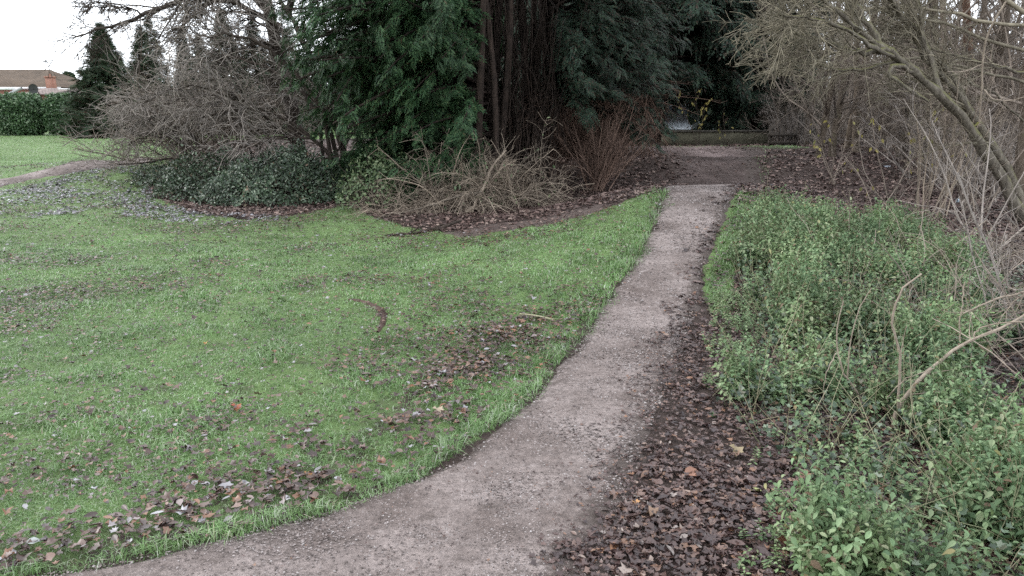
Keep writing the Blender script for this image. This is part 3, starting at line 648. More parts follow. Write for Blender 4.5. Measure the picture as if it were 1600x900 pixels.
# ------------------------------------------------------------------ conifers
def conifer(name, label, cat, loc, H, prof_fn, nb, per, ssize, m, seed, azi=None, zlo=.4, group=None, trunk_r=.15, bark='bark_cypress', droop=.25, stems=1, zfrac=1.0, lowf=0):
    r = np.random.default_rng(seed); loc = np.array(loc, float); t = thing(name, label, cat, loc, group)
    A = Acc()
    for s in range(stems):
        o = r.normal(0, .27, 2) if stems > 1 else np.zeros(2)
        zz = np.linspace(-.05, 1, 12); P = np.stack([loc[0] + o[0] * (1 + zz * 1.4) + .13 * np.sin(zz * (5 + s % 3 * 2.3) + s * 1.7), loc[1] + o[1] * (1 + zz * 1.4) + .11 * np.cos(zz * (4 + s % 4) + s), loc[2] + zz * H * r.uniform(.8, 1)], 1)
        rr = trunk_r * r.uniform(.55, 1.1) if stems > 1 else trunk_r
        R = np.linspace(rr * 1.25, rr * .15, 12); V, Q = tubes(P[None], R[None], 10); V += r.normal(0, rr * .07, V.shape); A.add(V, Q)
    A.build('trunk', M[bark], t, loc, True)
    u = r.uniform(0, 1, nb) ** zfrac; z = zlo + (H - zlo) * u; z = np.where(r.uniform(0, 1, nb) < lowf, r.uniform(zlo, 4.2, nb), z); az = r.uniform(0, 2 * math.pi, nb)
    if azi is not None:
        k = azi(az, z, r); z, az, u = z[k], az[k], u[k]; nb = len(z)
    L = prof_fn(z / H, az) * r.uniform(.72, 1.08, nb)
    S0 = np.c_[loc[0] + 0 * z, loc[1] + 0 * z, loc[2] + z - .35 * L * .3]
    D = np.c_[np.cos(az), np.sin(az), r.uniform(-.05, .45, nb)]
    B = grow(S0, D, L, 9, .07, -.055 * droop / .25, r); R = (.012 + .012 * L)[:, None] * np.linspace(1, .2, 9)[None]
    A = Acc(); A.add(*tubes(B, R, 4)); A.build('boughs', M['twig_red'] if bark != 'bark_cypress' else M['bark_cypress'], t, loc)
    idx = np.repeat(np.arange(nb), np.maximum((per * (.4 + .6 * L / L.max())).astype(int), 4)); n = len(idx)
    tt = r.uniform(.28, 1.0, n) ** .75 * 8; k0 = np.minimum(tt.astype(int), 7); f = (tt - k0)[:, None]
    p = B[idx, k0] * (1 - f) + B[idx, k0 + 1] * f; tan = norm(B[idx, k0 + 1] - B[idx, k0])
    lat = np.cross(tan, [0, 0, 1]); side = r.choice([-1, 1], n)[:, None]
    fwd = norm(tan * r.uniform(.3, 1.1, n)[:, None] + lat * side * r.uniform(.1, 1, n)[:, None] + r.normal(0, .22, (n, 3)) + [0, 0, -droop])
    sc_t = .55 + .45 * np.clip(L[np.repeat(np.arange(nb), np.maximum((per * (.4 + .6 * L / L.max())).astype(int), 4))] / (.5 * L.max()), 0, 1)
    nr = norm(np.array([0, 0, 1.0]) + r.normal(0, .45, (n, 3)) + .5 * np.c_[np.cos(az[idx]), np.sin(az[idx]), 0 * az[idx]])
    p = p + r.normal(0, .06, (n, 3)); sc = ssize * sc_t * r.uniform(.6, 1.35, n); A = Acc(); Fr = frames(fwd, nr); w = r.integers(0, 4, n)
    for q_ in range(4):
        k = w == q_
        if k.any(): A.add(*place(*SPRAYS[q_], p[k], Fr[k], sc[k]))
    A.build('crown', m, t, loc)
    return t

def adiff(a, b): return np.abs((a - b + math.pi) % (2 * math.pi) - math.pi)
gz = lambda x, y: float(height(x, y))
# the great cypress whose bare stems stand in the middle of the picture; foliage sweeps out to its left
def azA(az, z, r): return ((az > math.radians(95)) & (az < math.radians(252))) | ((z > 5.2) & (r.uniform(0, 1, len(az)) < .8))
def pfA(t, az): return (2.05 + 1.5 * np.minimum(t, .32) / .32) * np.where(adiff(az, math.radians(250)) < .5, .72, 1) * (1 - np.clip((t - .4) / .62, 0, 1)) ** .8
ctA = conifer('cypress_tree', 'tall dark green cypress with foliage sweeping down left of its bare stems', 'conifer tree', (-.35, 13.2, gz(-.35, 13.2)), 10.5, pfA, 1150, 74, .18, M['cypress'], 21, azA, .45, 'big cypresses beside the path', .07, stems=8, droop=.3, lowf=.62)
def azB(az, z, r): return ((adiff(az, math.radians(-18)) < 1.12) & (z > 1.7)) | (z > 5.2) & (r.uniform(0, 1, len(az)) < .8)
def pfB(t, az): return 2.3 * (1 - np.clip((t - .35) / .7, 0, 1)) ** .8
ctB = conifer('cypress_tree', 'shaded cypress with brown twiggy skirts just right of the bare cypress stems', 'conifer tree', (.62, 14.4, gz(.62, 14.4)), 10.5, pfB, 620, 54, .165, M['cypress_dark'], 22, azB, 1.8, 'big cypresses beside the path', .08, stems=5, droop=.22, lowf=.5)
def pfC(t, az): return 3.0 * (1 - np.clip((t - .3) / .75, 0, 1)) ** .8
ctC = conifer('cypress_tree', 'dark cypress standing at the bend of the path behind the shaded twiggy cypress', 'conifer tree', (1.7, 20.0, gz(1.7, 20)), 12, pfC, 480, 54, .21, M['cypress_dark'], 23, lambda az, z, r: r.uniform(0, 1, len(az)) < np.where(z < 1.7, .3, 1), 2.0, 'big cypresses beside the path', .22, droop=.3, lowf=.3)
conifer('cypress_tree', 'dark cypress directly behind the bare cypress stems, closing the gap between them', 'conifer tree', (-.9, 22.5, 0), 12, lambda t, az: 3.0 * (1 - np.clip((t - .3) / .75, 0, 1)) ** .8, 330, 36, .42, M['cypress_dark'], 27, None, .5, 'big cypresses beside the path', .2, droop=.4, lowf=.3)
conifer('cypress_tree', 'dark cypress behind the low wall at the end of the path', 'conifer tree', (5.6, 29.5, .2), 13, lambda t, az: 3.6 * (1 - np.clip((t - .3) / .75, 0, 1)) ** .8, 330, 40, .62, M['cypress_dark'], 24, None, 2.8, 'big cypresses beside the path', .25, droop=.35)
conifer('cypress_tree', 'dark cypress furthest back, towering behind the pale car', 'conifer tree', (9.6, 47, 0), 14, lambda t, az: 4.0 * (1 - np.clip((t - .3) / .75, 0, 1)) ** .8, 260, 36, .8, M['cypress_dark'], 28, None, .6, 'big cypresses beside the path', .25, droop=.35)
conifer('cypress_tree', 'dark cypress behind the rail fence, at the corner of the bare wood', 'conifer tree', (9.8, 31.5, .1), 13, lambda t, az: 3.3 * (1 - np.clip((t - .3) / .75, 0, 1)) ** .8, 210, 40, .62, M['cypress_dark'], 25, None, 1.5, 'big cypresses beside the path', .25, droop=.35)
# hanging dead strands against the stems
r = np.random.default_rng(77); n = 230
S0 = np.c_[r.uniform(-.6, .7, n), r.uniform(12.7, 14.2, n), r.uniform(1.0, 4.6, n)]; S0[:, 2] += 0
Pd = grow(S0, np.c_[r.normal(0, .25, (n, 2)), -np.ones(n)], r.uniform(.6, 1.9, n), 8, .13, -.1, r); A = Acc(); A.add(*tubes(Pd, np.full((n, 8), .0065), 3))
n = 70; Pu = grow(np.c_[r.uniform(-.6, .65, n), r.uniform(12.9, 14, n), np.full(n, .05)], np.c_[r.normal(0, .12, (n, 2)), np.ones(n)], r.uniform(2, 5.2, n), 12, .06, .03, r); A.add(*tubes(Pu, np.linspace(.014, .005, 12)[None] * r.uniform(.5, 1.6, (n, 1)), 4))
A.build('dead_strands', M['bark_cypress'], ctA, ctA.location)

# pointed conifers beyond the shrub, far left
def pfar(t, az): return 1.75 * np.where(t < .12, .8 + t * 1.7, 1) * (1 - np.clip((t - .1) / .9, 0, 1)) ** .95
def fc(px, Yf, ytop, label, seed, w=1.0, nb=200):
    p = at(px, .45 * ytop + .55 * 215, Yf); H = at(px, ytop, Yf)[2]
    conifer('pointed_conifer', label, 'conifer tree', (p[0], Yf, 0), H, lambda t, az: pfar(t, az) * w, nb * 2, 20, .27, M['far_conifer'], seed, None, .04, 'garden conifers behind the lawn', .14, 'bark_dark', .05)
fc(168, 38, 38, 'bushy pointed conifer at the right end of the laurel hedge', 31, 1.32, 480)
fc(228, 42, 40, 'ragged brownish conifer top just right of the pointed hedge conifer', 32, .95)
fc(243, 44, 24, 'taller ragged conifer behind the grey bare shrub, brown at its tip', 33, .9)
fc(292, 45, 42, 'slim conifer spire showing in the middle of the row behind the grey shrub', 34, .6)
fc(318, 47, 52, 'short blunt conifer between the slim spire and the tall green one', 35, .9)
fc(354, 41, 14, 'tall green conifer behind the grey shrub under the overhanging branches', 36, 1.15, 260)
fc(402, 44, 30, 'conifer at the right end of the far row, half hidden by twigs', 37, 1.2)
fc(450, 42, 8, 'conifer close behind the great cypress, mostly hidden by grey twigs', 38, 1.3)

# ------------------------------------------------------------------ bare trees and shrubs
def add_levels(A, P, R, L, levels, rng, sides=(5, 3, 3, 3)):
    out = []
    for k, kw in enumerate(levels):
        P, R, L = spawn(P, R, L, rng=rng, **kw); A.add(*tubes(P, R, sides[min(k, len(sides) - 1)])); out.append((P, R, L))
    return out
def smooth_line(pts, n=16):
    P = np.asarray(pts, float); t = np.linspace(0, len(P) - 1, n); Q = np.stack([np.interp(t, range(len(P)), P[:, k]) for k in range(3)], 1)
    for _ in range(2): Q[1:-1] = .25 * Q[:-2] + .5 * Q[1:-1] + .25 * Q[2:]
    return Q

# grey shrub left: twisted trunk at right, arching mass of twigs
r = np.random.default_rng(41); c0 = gpt(548, 312); c0 = np.array([at(548, 300, 14.2)[0], 14.2, gz(-3.0, 14.2)])
sh = thing('bare_shrub', 'sprawling bare grey shrub with a dark trunk rising left of the cypress', 'shrub', c0)
A = Acc(); limbs = []
for pts, r0, r1 in (([(550, 305), (546, 270), (538, 235), (522, 190), (500, 135), (474, 70), (440, 0), (420, -40)], .085, .03),
                    ([(556, 303), (575, 255), (560, 205), (548, 150), (520, 90), (505, 30), (490, -30)], .06, .02),
                    ([(545, 285), (520, 240), (470, 195), (405, 168), (335, 175), (270, 205)], .045, .012),
                    ([(543, 262), (490, 215), (430, 215), (370, 232), (310, 240)], .035, .01),
                    ([(535, 230), (480, 150), (420, 100), (350, 90), (285, 115)], .045, .012),
                    ([(520, 190), (460, 110), (400, 60), (340, 50), (290, 70)], .04, .012),
                    ([(500, 140), (440, 60), (385, 20), (330, 8)], .035, .012),
                    ([(548, 290), (500, 262), (450, 245), (380, 262)], .03, .01),
                    ([(500, 290), (440, 200), (360, 140), (290, 130), (225, 160)], .04, .01),
                    ([(430, 290), (380, 190), (310, 150), (240, 165), (195, 205)], .035, .01),
                    ([(350, 290), (300, 210), (250, 180), (205, 195)], .03, .008),
                    ([(310, 290), (280, 220), (240, 205), (200, 228)], .03, .008)):
    yy = np.linspace(14.2, 14.2 + r.uniform(-1.3, 1.8), len(pts)) if pts[0][0] > 515 else np.linspace(15.5, 15.5 + r.uniform(-1.5, 1.2), len(pts))
    P = smooth_line([at(a, b, y) for (a, b), y in zip(pts, yy)]); P[0, 2] = -.05; P[1:-1] += r.normal(0, .03, P[1:-1].shape)
    R = np.linspace(r0, r1, 16); limbs.append((P, R)); A.add(*tubes(P[None], R[None], 8))
A.build('trunk', M['bark_dark'], sh, c0, True)
PB = np.stack([p for p, _ in limbs]); RB = np.stack([q_ for _, q_ in limbs]); LB = np.linalg.norm(np.diff(PB, axis=1), axis=-1).sum(1)
A = Acc(); A2 = Acc()
lv = add_levels(A, PB, RB, LB, [dict(n=14, t0=.18, t1=1, ang=.8, ratio=.42, N=10, wander=.15, up=-.01, rr=.45, rmin=.007, bias=(-.15, -.15, .05))], r, (4,))
P1, R1, L1 = lv[-1]
lv = add_levels(A2, P1, R1, L1, [dict(n=7, t0=.1, t1=1, ang=.75, ratio=.65, N=9, wander=.14, up=-.015, rr=.6, rmin=.0068), dict(n=3, t0=.15, t1=1, ang=.8, ratio=.7, N=7, wander=.15, up=-.015, rr=.8, rmin=.0056)], r)
A.build('branches', M['twig_dark'], sh, c0); A2.build('twigs', M['twig_grey'], sh, c0)

# low twiggy shrub on the far side
r = np.random.default_rng(42); c1 = np.array([at(318, 250, 18)[0], 18, 0.])
s2 = thing('bare_shrub', 'low dome of thin grey brown twigs in front of the far conifers', 'shrub', c1)
n = 46; st = grow(np.c_[c1[0] + r.normal(.3, .7, n), c1[1] + r.normal(0, .7, n), np.zeros(n)], np.c_[r.normal(-.05, .5, n), r.normal(-.1, .5, n), np.ones(n)], r.uniform(1.6, 2.9, n), 10, .1, -.045, r)
RS = np.linspace(.022, .007, 10)[None] * r.uniform(.7, 1.4, (n, 1)); A = Acc(); A.add(*tubes(st, RS, 5)); A.build('stems', M['twig_dark'], s2, c1)
A = Acc(); add_levels(A, st, RS, np.full(n, 2.4), [dict(n=12, t0=.2, t1=1, ang=.7, ratio=.5, N=8, wander=.13, up=-.02, rr=.6, rmin=.008), dict(n=5, t0=.15, t1=1, ang=.75, ratio=.55, N=6, wander=.15, up=-.01, rr=.7, rmin=.0068)], r, (3, 3)); A.build('twigs', M['twig_brown'], s2, c1)

# tree whose branches hang into the top left corner
r = np.random.default_rng(43); c2 = np.array([at(470, 250, 17.5)[0], 17.5, 0.])
ot = thing('bare_tree', 'bare tree behind the grey shrub whose branches overhang the lawn against white sky', 'tree', c2)
A = Acc(); tp = smooth_line([c2 + [0, 0, -.05], c2 + [-.1, 0, 1.5], c2 + [-.35, -.2, 3.0], c2 + [-.5, -.4, 4.6], c2 + [-.7, -.4, 6.6], c2 + [-.5, -.3, 8.5]]); tr = np.linspace(.19, .05, 16); A.add(*tubes(tp[None], tr[None], 9)); A.build('trunk', M['bark_dark'], ot, c2, True)
limbs = []; A = Acc()
for pts, y0_, y1_, r0, r1 in (([(430, 30), (365, -45), (330, -30), (296, 0), (258, 12), (222, 24), (185, 36), (150, 46), (112, 60)], 17, 14, .085, .010),
                              ([(436, 40), (400, 22), (362, 0), (335, -10), (318, 12), (300, 32), (276, 52)], 17, 14.3, .06, .009),
                              ([(440, 50), (420, 30), (398, 22), (370, 4), (345, 2), (310, -6)], 16.8, 15, .055, .02),
                              ([(222, 24), (205, 12), (170, 10), (132, 11)], 14.9, 14.4, .02, .006),
                              ([(365, -45), (300, -90), (240, -70), (180, -20), (150, 5)], 16, 15, .05, .008),
                              ([(445, 70), (400, 66), (365, 82), (335, 102)], 16.6, 14.8, .04, .008),
                              ([(450, 20), (470, -60), (440, -150), (400, -220)], 17, 15.5, .08, .02),
                              ([(440, 60), (420, 75), (432, 118), (455, 150)], 16.8, 15.4, .035, .008)):
    P = smooth_line([at(a, b, y) for (a, b), y in zip(pts, np.linspace(y0_, y1_, len(pts)))]); P[1:-1] += r.normal(0, .015, P[1:-1].shape); R = np.linspace(r0, r1, 16); limbs.append((P, R)); A.add(*tubes(P[None], R[None], 7))
PB = np.stack([p for p, _ in limbs]); RB = np.stack([q_ for _, q_ in limbs]); LB = np.linalg.norm(np.diff(PB, axis=1), axis=-1).sum(1)
add_levels(A, PB, RB, LB * .8, [dict(n=20, t0=.15, t1=1, ang=.65, ratio=.42, N=9, wander=.11, up=-.02, rr=.42, rmin=.009, bias=(-.35, 0, -.12)), dict(n=9, t0=.15, t1=1, ang=.65, ratio=.55, N=6, wander=.14, up=-.02, rr=.6, rmin=.0065), dict(n=3, t0=.2, t1=1, ang=.7, ratio=.6, N=4, wander=.16, up=0, rr=.7, rmin=.005)], r, (4, 3, 3))
A.build('branches', M['twig_dark'], ot, c2)

# ivy and bramble mound under the grey shrub
def leafy_mound(name, label, cat, c, rad, n, ls, m, seed, templ=(OVAL_V, OVAL_F), stem_m='twig_dark', parts=('leaves', 'stems')):
    r = np.random.default_rng(seed); c = np.array(c, float); t = thing(name, label, cat, c)
    th = r.uniform(0, 2 * math.pi, n); q_ = np.sqrt(r.uniform(0, 1, n)); q0 = q_; w_ = .62 + .75 * fbm(4 + 1.6 * np.cos(th), 4 + 1.6 * np.sin(th), seed + 5); w_ = np.where(r.uniform(0, 1, n) < .07, w_ * 1.25, w_); q_ = q_ * w_; x = c[0] + rad[0] * q_ * np.cos(th); y = c[1] + rad[1] * q_ * np.sin(th)
    top = rad[2] * np.sqrt(np.clip(1 - q0 ** 2.2, 0, 1)) * (.1 + 1.75 * fbm(x * 1.9, y * 1.9, seed)); z = height(x, y) + .03 + top * r.uniform(0, 1, n) ** .45
    p = np.c_[x, y, z]; out = norm(np.c_[(x - c[0]) / rad[0], (y - c[1]) / rad[1], .6 + 0 * x])
    A = Acc(); A.add(*place(*templ, p, frames(rand_dir(n, r) + out * .6 + [0, 0, -.5], out + rand_dir(n, r) * .7), ls * r.uniform(.6, 1.3, n))); A.build(parts[0], m, t, c)
    k = max(40, n // 50); i = r.integers(0, n, k); b = np.c_[c[0] + (x[i] - c[0]) * .6, c[1] + (y[i] - c[1]) * .6, np.full(k, 0.)]; b[:, 2] = height(b[:, 0], b[:, 1])
    P = grow(b, p[i] - b + [0, 0, .1], np.linalg.norm(p[i] - b, axis=1) * 1.15, 7, .15, 0, r); A = Acc(); A.add(*tubes(P, np.linspace(.008, .003, 7)[None].repeat(k, 0), 3)); A.build(parts[1], M[stem_m], t, c)
    return t
cI = at(395, 300, 13.4); leafy_mound('ivy_mound', 'low dark glossy mound of ivy and bramble under the bare grey shrub', 'bush', (cI[0] + .3, 13.5, 0), (2.0, 1.5, .74), 22000, .055, M['ivy'], 51)
cI = at(200, 275, 16.2); leafy_mound('ivy_mound', 'small leafy tongue of ivy creeping out from the mound to the lawn', 'bush', (cI[0] + 1.5, 15.3, 0), (.9, .9, .42), 3800, .055, M['ivy'], 52)
cI = at(575, 320, 11.9); leafy_mound('leafy_bush', 'small pale leaved bush at the foot of the cypress, left of the bramble tangle', 'bush', (cI[0] + .05, 12.0, 0), (.55, .5, .75), 1300, .06, M['shrub_leaf'], 53)
cI = at(615, 280, 12.3); leafy_mound('leafy_bush', 'sprig of pale leaves climbing in front of the lowest cypress foliage', 'bush', (cI[0], 12.3, 0), (.35, .3, 1.15), 420, .06, M['shrub_leaf'], 54)

# bramble tangle in front of the cypress stems
r = np.random.default_rng(61); cb = np.array([-.75, 12.0, gz(-.75, 12)])
bt = thing('bramble_tangle', 'tan tangle of arching dead bramble canes in front of the cypress stems', 'brambles', cb)
def canes(n, cx, cy, sx, sy, l0, l1, up, r, grav=-.13, w=.1):
    s = np.c_[r.normal(cx, sx, n), r.normal(cy, sy, n), np.zeros(n)]; s[:, 2] = height(s[:, 0], s[:, 1]) - .01
    P = grow(s, np.c_[r.normal(0, .75, n), r.normal(-.35, .5, n), np.full(n, up)], r.uniform(l0, l1, n), 13, w, grav, r)
    P[..., 2] = np.maximum(P[..., 2], height(P[..., 0], P[..., 1]) + .01); return P
A = Acc(); Pc = canes(210, -.5, 12.1, .36, .26, .4, 1.5, 1.8, r); A.add(*tubes(Pc, np.linspace(.009, .004, 13)[None] * r.uniform(.6, 1.5, (210, 1)), 4))
Pc2 = canes(34, .2, 12.4, .45, .3, .5, 1.3, 1.3, r); A.add(*tubes(Pc2, np.linspace(.007, .0035, 13)[None].repeat(34, 0), 3))
Pc3 = canes(90, -1.5, 11.8, .45, .3, .4, 1.0, .8, r); A.add(*tubes(Pc3, np.linspace(.006, .003, 13)[None].repeat(90, 0), 3)); A.build('canes', M['bramble'], bt, cb)
A = Acc()
for P_, k in ((Pc, 9), (Pc2, 8), (Pc3, 8)): add_levels(A, P_, np.full(P_.shape[:2], .005), np.full(len(P_), 1.2), [dict(n=k, t0=.2, t1=1, ang=.8, ratio=.4, N=6, wander=.2, up=-.03, rr=.7, rmin=.003)], r, (3,))
A.build('side_shoots', M['bramble'], bt, cb)
n = 500; i = r.integers(0, 210, n); p = Pc[i, r.integers(3, 13, n)]; A = Acc(); A.add(*place(OVAL_V, OVAL_F, p, frames(rand_dir(n, r), rand_dir(n, r) + [0, 0, 1]), r.uniform(.03, .07, n))); A.build('leaves', M['shrub_leaf'], bt, cb)
def branch_thing(name, label, cat, lines, m, sub=None, seed=0, sides=7, part='branch', twm=None, ground=True):
    """lines: [( [(px,py,Y) ...], r0, r1 )]: the first is the main stem."""
    r = np.random.default_rng(seed); c = at(*lines[0][0][0]); t = thing(name, label, cat, c); A = Acc(); Ls = []
    for pts, r0, r1 in lines:
        P = smooth_line([at(*p) for p in pts], 14); P[1:-1] += r.normal(0, max(r0 * .25, .003), P[1:-1].shape); R = np.linspace(r0, r1, 14); A.add(*tubes(P[None], R[None], sides)); Ls.append((P, R))
    if sub:
        PB = np.stack([p for p, _ in Ls]); RB = np.stack([q_ for _, q_ in Ls]); LB = np.linalg.norm(np.diff(PB, axis=1), axis=-1).sum(1)
        add_levels(A, PB, RB, LB, sub, r, (4, 3, 3))
    A.build(part, m, t, c, True)
    return t
branch_thing('fallen_branch', 'long crooked tan branch leaning out of the bramble tangle onto the lawn', 'branch', [([(700, 352, 11.4), (735, 330, 11.4), (752, 300, 11.5), (768, 262, 11.7), (790, 235, 12)], .035, .015), ([(752, 300, 11.5), (720, 305, 11.3), (660, 325, 11.1), (612, 335, 11.0)], .014, .006), ([(742, 318, 11.4), (735, 345, 11.3), (738, 356, 11.25)], .012, .006)], M['bramble'],
             [dict(n=9, t0=.1, t1=1, ang=.8, ratio=.35, N=6, wander=.15, up=0, rr=.5, rmin=.004)], 3)
A = None
pA = gpt(608, 369); pB = gpt(690, 352)
branch_thing('fallen_branch', 'thin dark dead branch lying flat on the grass in front of the brambles', 'branch', [([(604, 368, pA[1]), (640, 366, pA[1] + .05), (680, 358, pA[1] + .3), (720, 345, pA[1] + .6)], .014, .02), ([(640, 365, pA[1] + .05), (655, 355, pA[1]), (668, 350, pA[1])], .008, .004)], M['bark_dark'], [dict(n=12, t0=0, t1=1, ang=.8, ratio=.25, N=5, wander=.15, up=-.02, rr=.5, rmin=.004)], 4)
# red-brown broom-like shrub on the leaf slope
r = np.random.default_rng(62); cr = gpt(932, 298); cr = np.array([cr[0], cr[1], gz(cr[0], cr[1])])
rs = thing('twiggy_shrub', 'reddish brown broom of thin stems rising from the leafy slope left of the path crest', 'shrub', cr)
n = 60; st = grow(np.c_[cr[0] + r.normal(0, .07, n), cr[1] + r.normal(0, .07, n), np.full(n, cr[2])], np.c_[r.normal(.18, .38, n), r.normal(0, .35, n), np.ones(n)], r.uniform(.7, 1.7, n), 9, .07, .01, r); RS = np.linspace(.013, .006, 9)[None].repeat(n, 0); A = Acc(); A.add(*tubes(st, RS, 4)); A.build('stems', M['twig_rust'], rs, cr)
A = Acc(); add_levels(A, st, RS, np.full(n, 1.2), [dict(n=9, t0=.2, t1=1, ang=.5, ratio=.4, N=5, wander=.12, up=.02, rr=.6, rmin=.0035)], r, (3,)); A.build('twigs', M['twig_rust'], rs, cr)
# dead drooping skirts under the second cypress
A = Acc(); n = 340; s = np.c_[r.uniform(.4, 2.4, n), r.uniform(13.8, 16.5, n), r.uniform(.9, 2.1, n)]
P = grow(s, np.c_[r.normal(-.5, .5, n), r.normal(-.5, .3, n), r.uniform(-.9, -.2, n)], r.uniform(.7, 1.7, n), 8, .08, -.04, r); P[..., 2] = np.maximum(P[..., 2], height(P[..., 0], P[..., 1]) + .03); RR = np.linspace(.009, .003, 8)[None].repeat(n, 0); A.add(*tubes(P, RR, 3))
add_levels(A, P, RR, np.full(n, 1.2), [dict(n=9, t0=.15, t1=1, ang=.6, ratio=.35, N=5, wander=.15, up=-.05, rr=.6, rmin=.003)], r, (3,)); A.build('dead_skirts', M['twig_red'], ctB, ctB.location)
A = Acc(); s = np.c_[r.uniform(1.0, 3.5, 300), r.uniform(18, 21.0, 300), r.uniform(.9, 2.4, 300)]; P = grow(s, np.c_[r.normal(0, .6, 300), r.normal(-.4, .4, 300), r.uniform(-1, 0, 300)], r.uniform(.8, 1.8, 300), 7, .1, -.04, r); P[..., 2] = np.maximum(P[..., 2], height(P[..., 0], P[..., 1]) + .03); RR = np.linspace(.012, .005, 7)[None].repeat(300, 0); A.add(*tubes(P, RR, 3)); add_levels(A, P, RR, np.full(300, 1.3), [dict(n=7, t0=.15, t1=1, ang=.6, ratio=.35, N=5, wander=.15, up=-.05, rr=.6, rmin=.004)], r, (3,))
A.build('dead_skirts', M['twig_red'], ctC, ctC.location)

# ------------------------------------------------------------------ end of the path: low wall, rail fence, parked car
wl = thing('low_wall', 'low mossy grey wall closing the end of the path', 'wall', at(1115, 220, 27.5))
A = Acc(); a, b = at(1035, 214, 27.3), at(1198, 216, 27.9); zt = at(1110, 206, 27.6)[2]; zb = .1
L = np.hypot(*(b - a)[:2]); A.box(((a[0] + b[0]) / 2, (a[1] + b[1]) / 2, (zt + zb) / 2), (L, .22, zt - zb), math.atan2(b[1] - a[1], b[0] - a[0])); A.build('wall_body', plain_mat('mossy_concrete', (.07, .066, .046), (.15, .14, .10), 5, .9, .2, .5), wl, wl.location)
A = Acc(); A.box(((a[0] + b[0]) / 2, (a[1] + b[1]) / 2 - .005, zt + .03), (L + .06, .28, .06), math.atan2(b[1] - a[1], b[0] - a[0])); A.build('coping', plain_mat('dark_coping', (.05, .045, .04), (.12, .11, .09), 5, .9), wl, wl.location)
fn = thing('rail_fence', 'dark wooden two rail fence at the right end of the low wall', 'fence', at(1220, 232, 24.5)); wood = plain_mat('weathered_wood', (.03, .026, .022), (.08, .066, .055), 14, .85)
for px in (1203, 1222, 1241):
    p = at(px, 225, 24.5); A = Acc(); A.box((p[0], 24.5, .42), (.09, .09, .95)); A.build('post', wood, fn, fn.location)
for py in (211, 223):
    a, b = at(1200, py, 24.42), at(1245, py + 1, 24.42); A = Acc(); A.box(((a[0] + b[0]) / 2, 24.43, a[2]), (b[0] - a[0], .05, .1)); A.build('rail', wood, fn, fn.location)
cc = at(1052, 200, 38); cz = at(1052, 203, 38)[2] - .25
car = thing('parked_car', 'pale silver car glimpsed through the dark trees beyond the low wall', 'car', (cc[0], 38, cz)); paint = plain_mat('silver_paint', (.55, .6, .66), (.65, .7, .75), 2, .25, .6, 0)
prf = [(-2.0, .3), (-2.05, .65), (-1.95, .85), (-1.1, .95), (-.55, 1.42), (.7, 1.46), (1.5, 1.05), (1.95, .95), (2.05, .6), (1.98, .3)]
A = Acc(); ca = [np.array([[x_, s_ * (.82 if z_ < 1 else .66), z_] for x_, z_ in prf]) for s_ in (-1, 1)]; V = np.vstack(ca); m_ = len(prf)
A.add(V, [[i, i + 1, m_ + i + 1, m_ + i] for i in range(m_ - 1)]); A.Q.append(np.array([[0, m_, 2 * m_ - 1, m_ - 1]]))
for o_, fl in ((0, 0), (m_, 1)):
    for tri in ((0, 1, 9), (1, 8, 9), (1, 2, 8), (2, 7, 8), (2, 3, 7), (3, 6, 7), (3, 4, 6), (4, 5, 6)): A.T.append(np.array([[o_ + tri[0], o_ + tri[1], o_ + tri[2]]]))
A.build('body', paint, car)
for s_ in (-1, 1):
    A = Acc(); V = np.array([[-.95, .815, 1.0], [-.48, .72, 1.36], [.62, .70, 1.39], [1.2, .80, 1.04]]) * [1, s_, 1]; A.add(V, [[0, 1, 2, 3]]); A.build('side_window', M['glass'], car)
for x_ in (-1.25, 1.3):
    for s_ in (-1, 1):
        A = Acc(); th = np.linspace(0, 2 * math.pi, 17)[:-1]
        V = np.array([[x_ + .31 * math.cos(a_), s_ * (.70 + .16 * k), .31 + .31 * math.sin(a_)] for k in (0, 1) for a_ in th] + [[x_, s_ * .87, .31]]); A.add(V, [[i, (i + 1) % 16, 16 + (i + 1) % 16, 16 + i] for i in range(16)]); A.T.append(np.array([[16 + i, 16 + (i + 1) % 16, 32] for i in range(16)])); A.build('wheel', M['black'], car)
for s_ in (-1, 1):
    A = Acc(); A.box((-2.04, s_ * .6, .72), (.06, .3, .14)); A.build('headlight', M['white'], car)
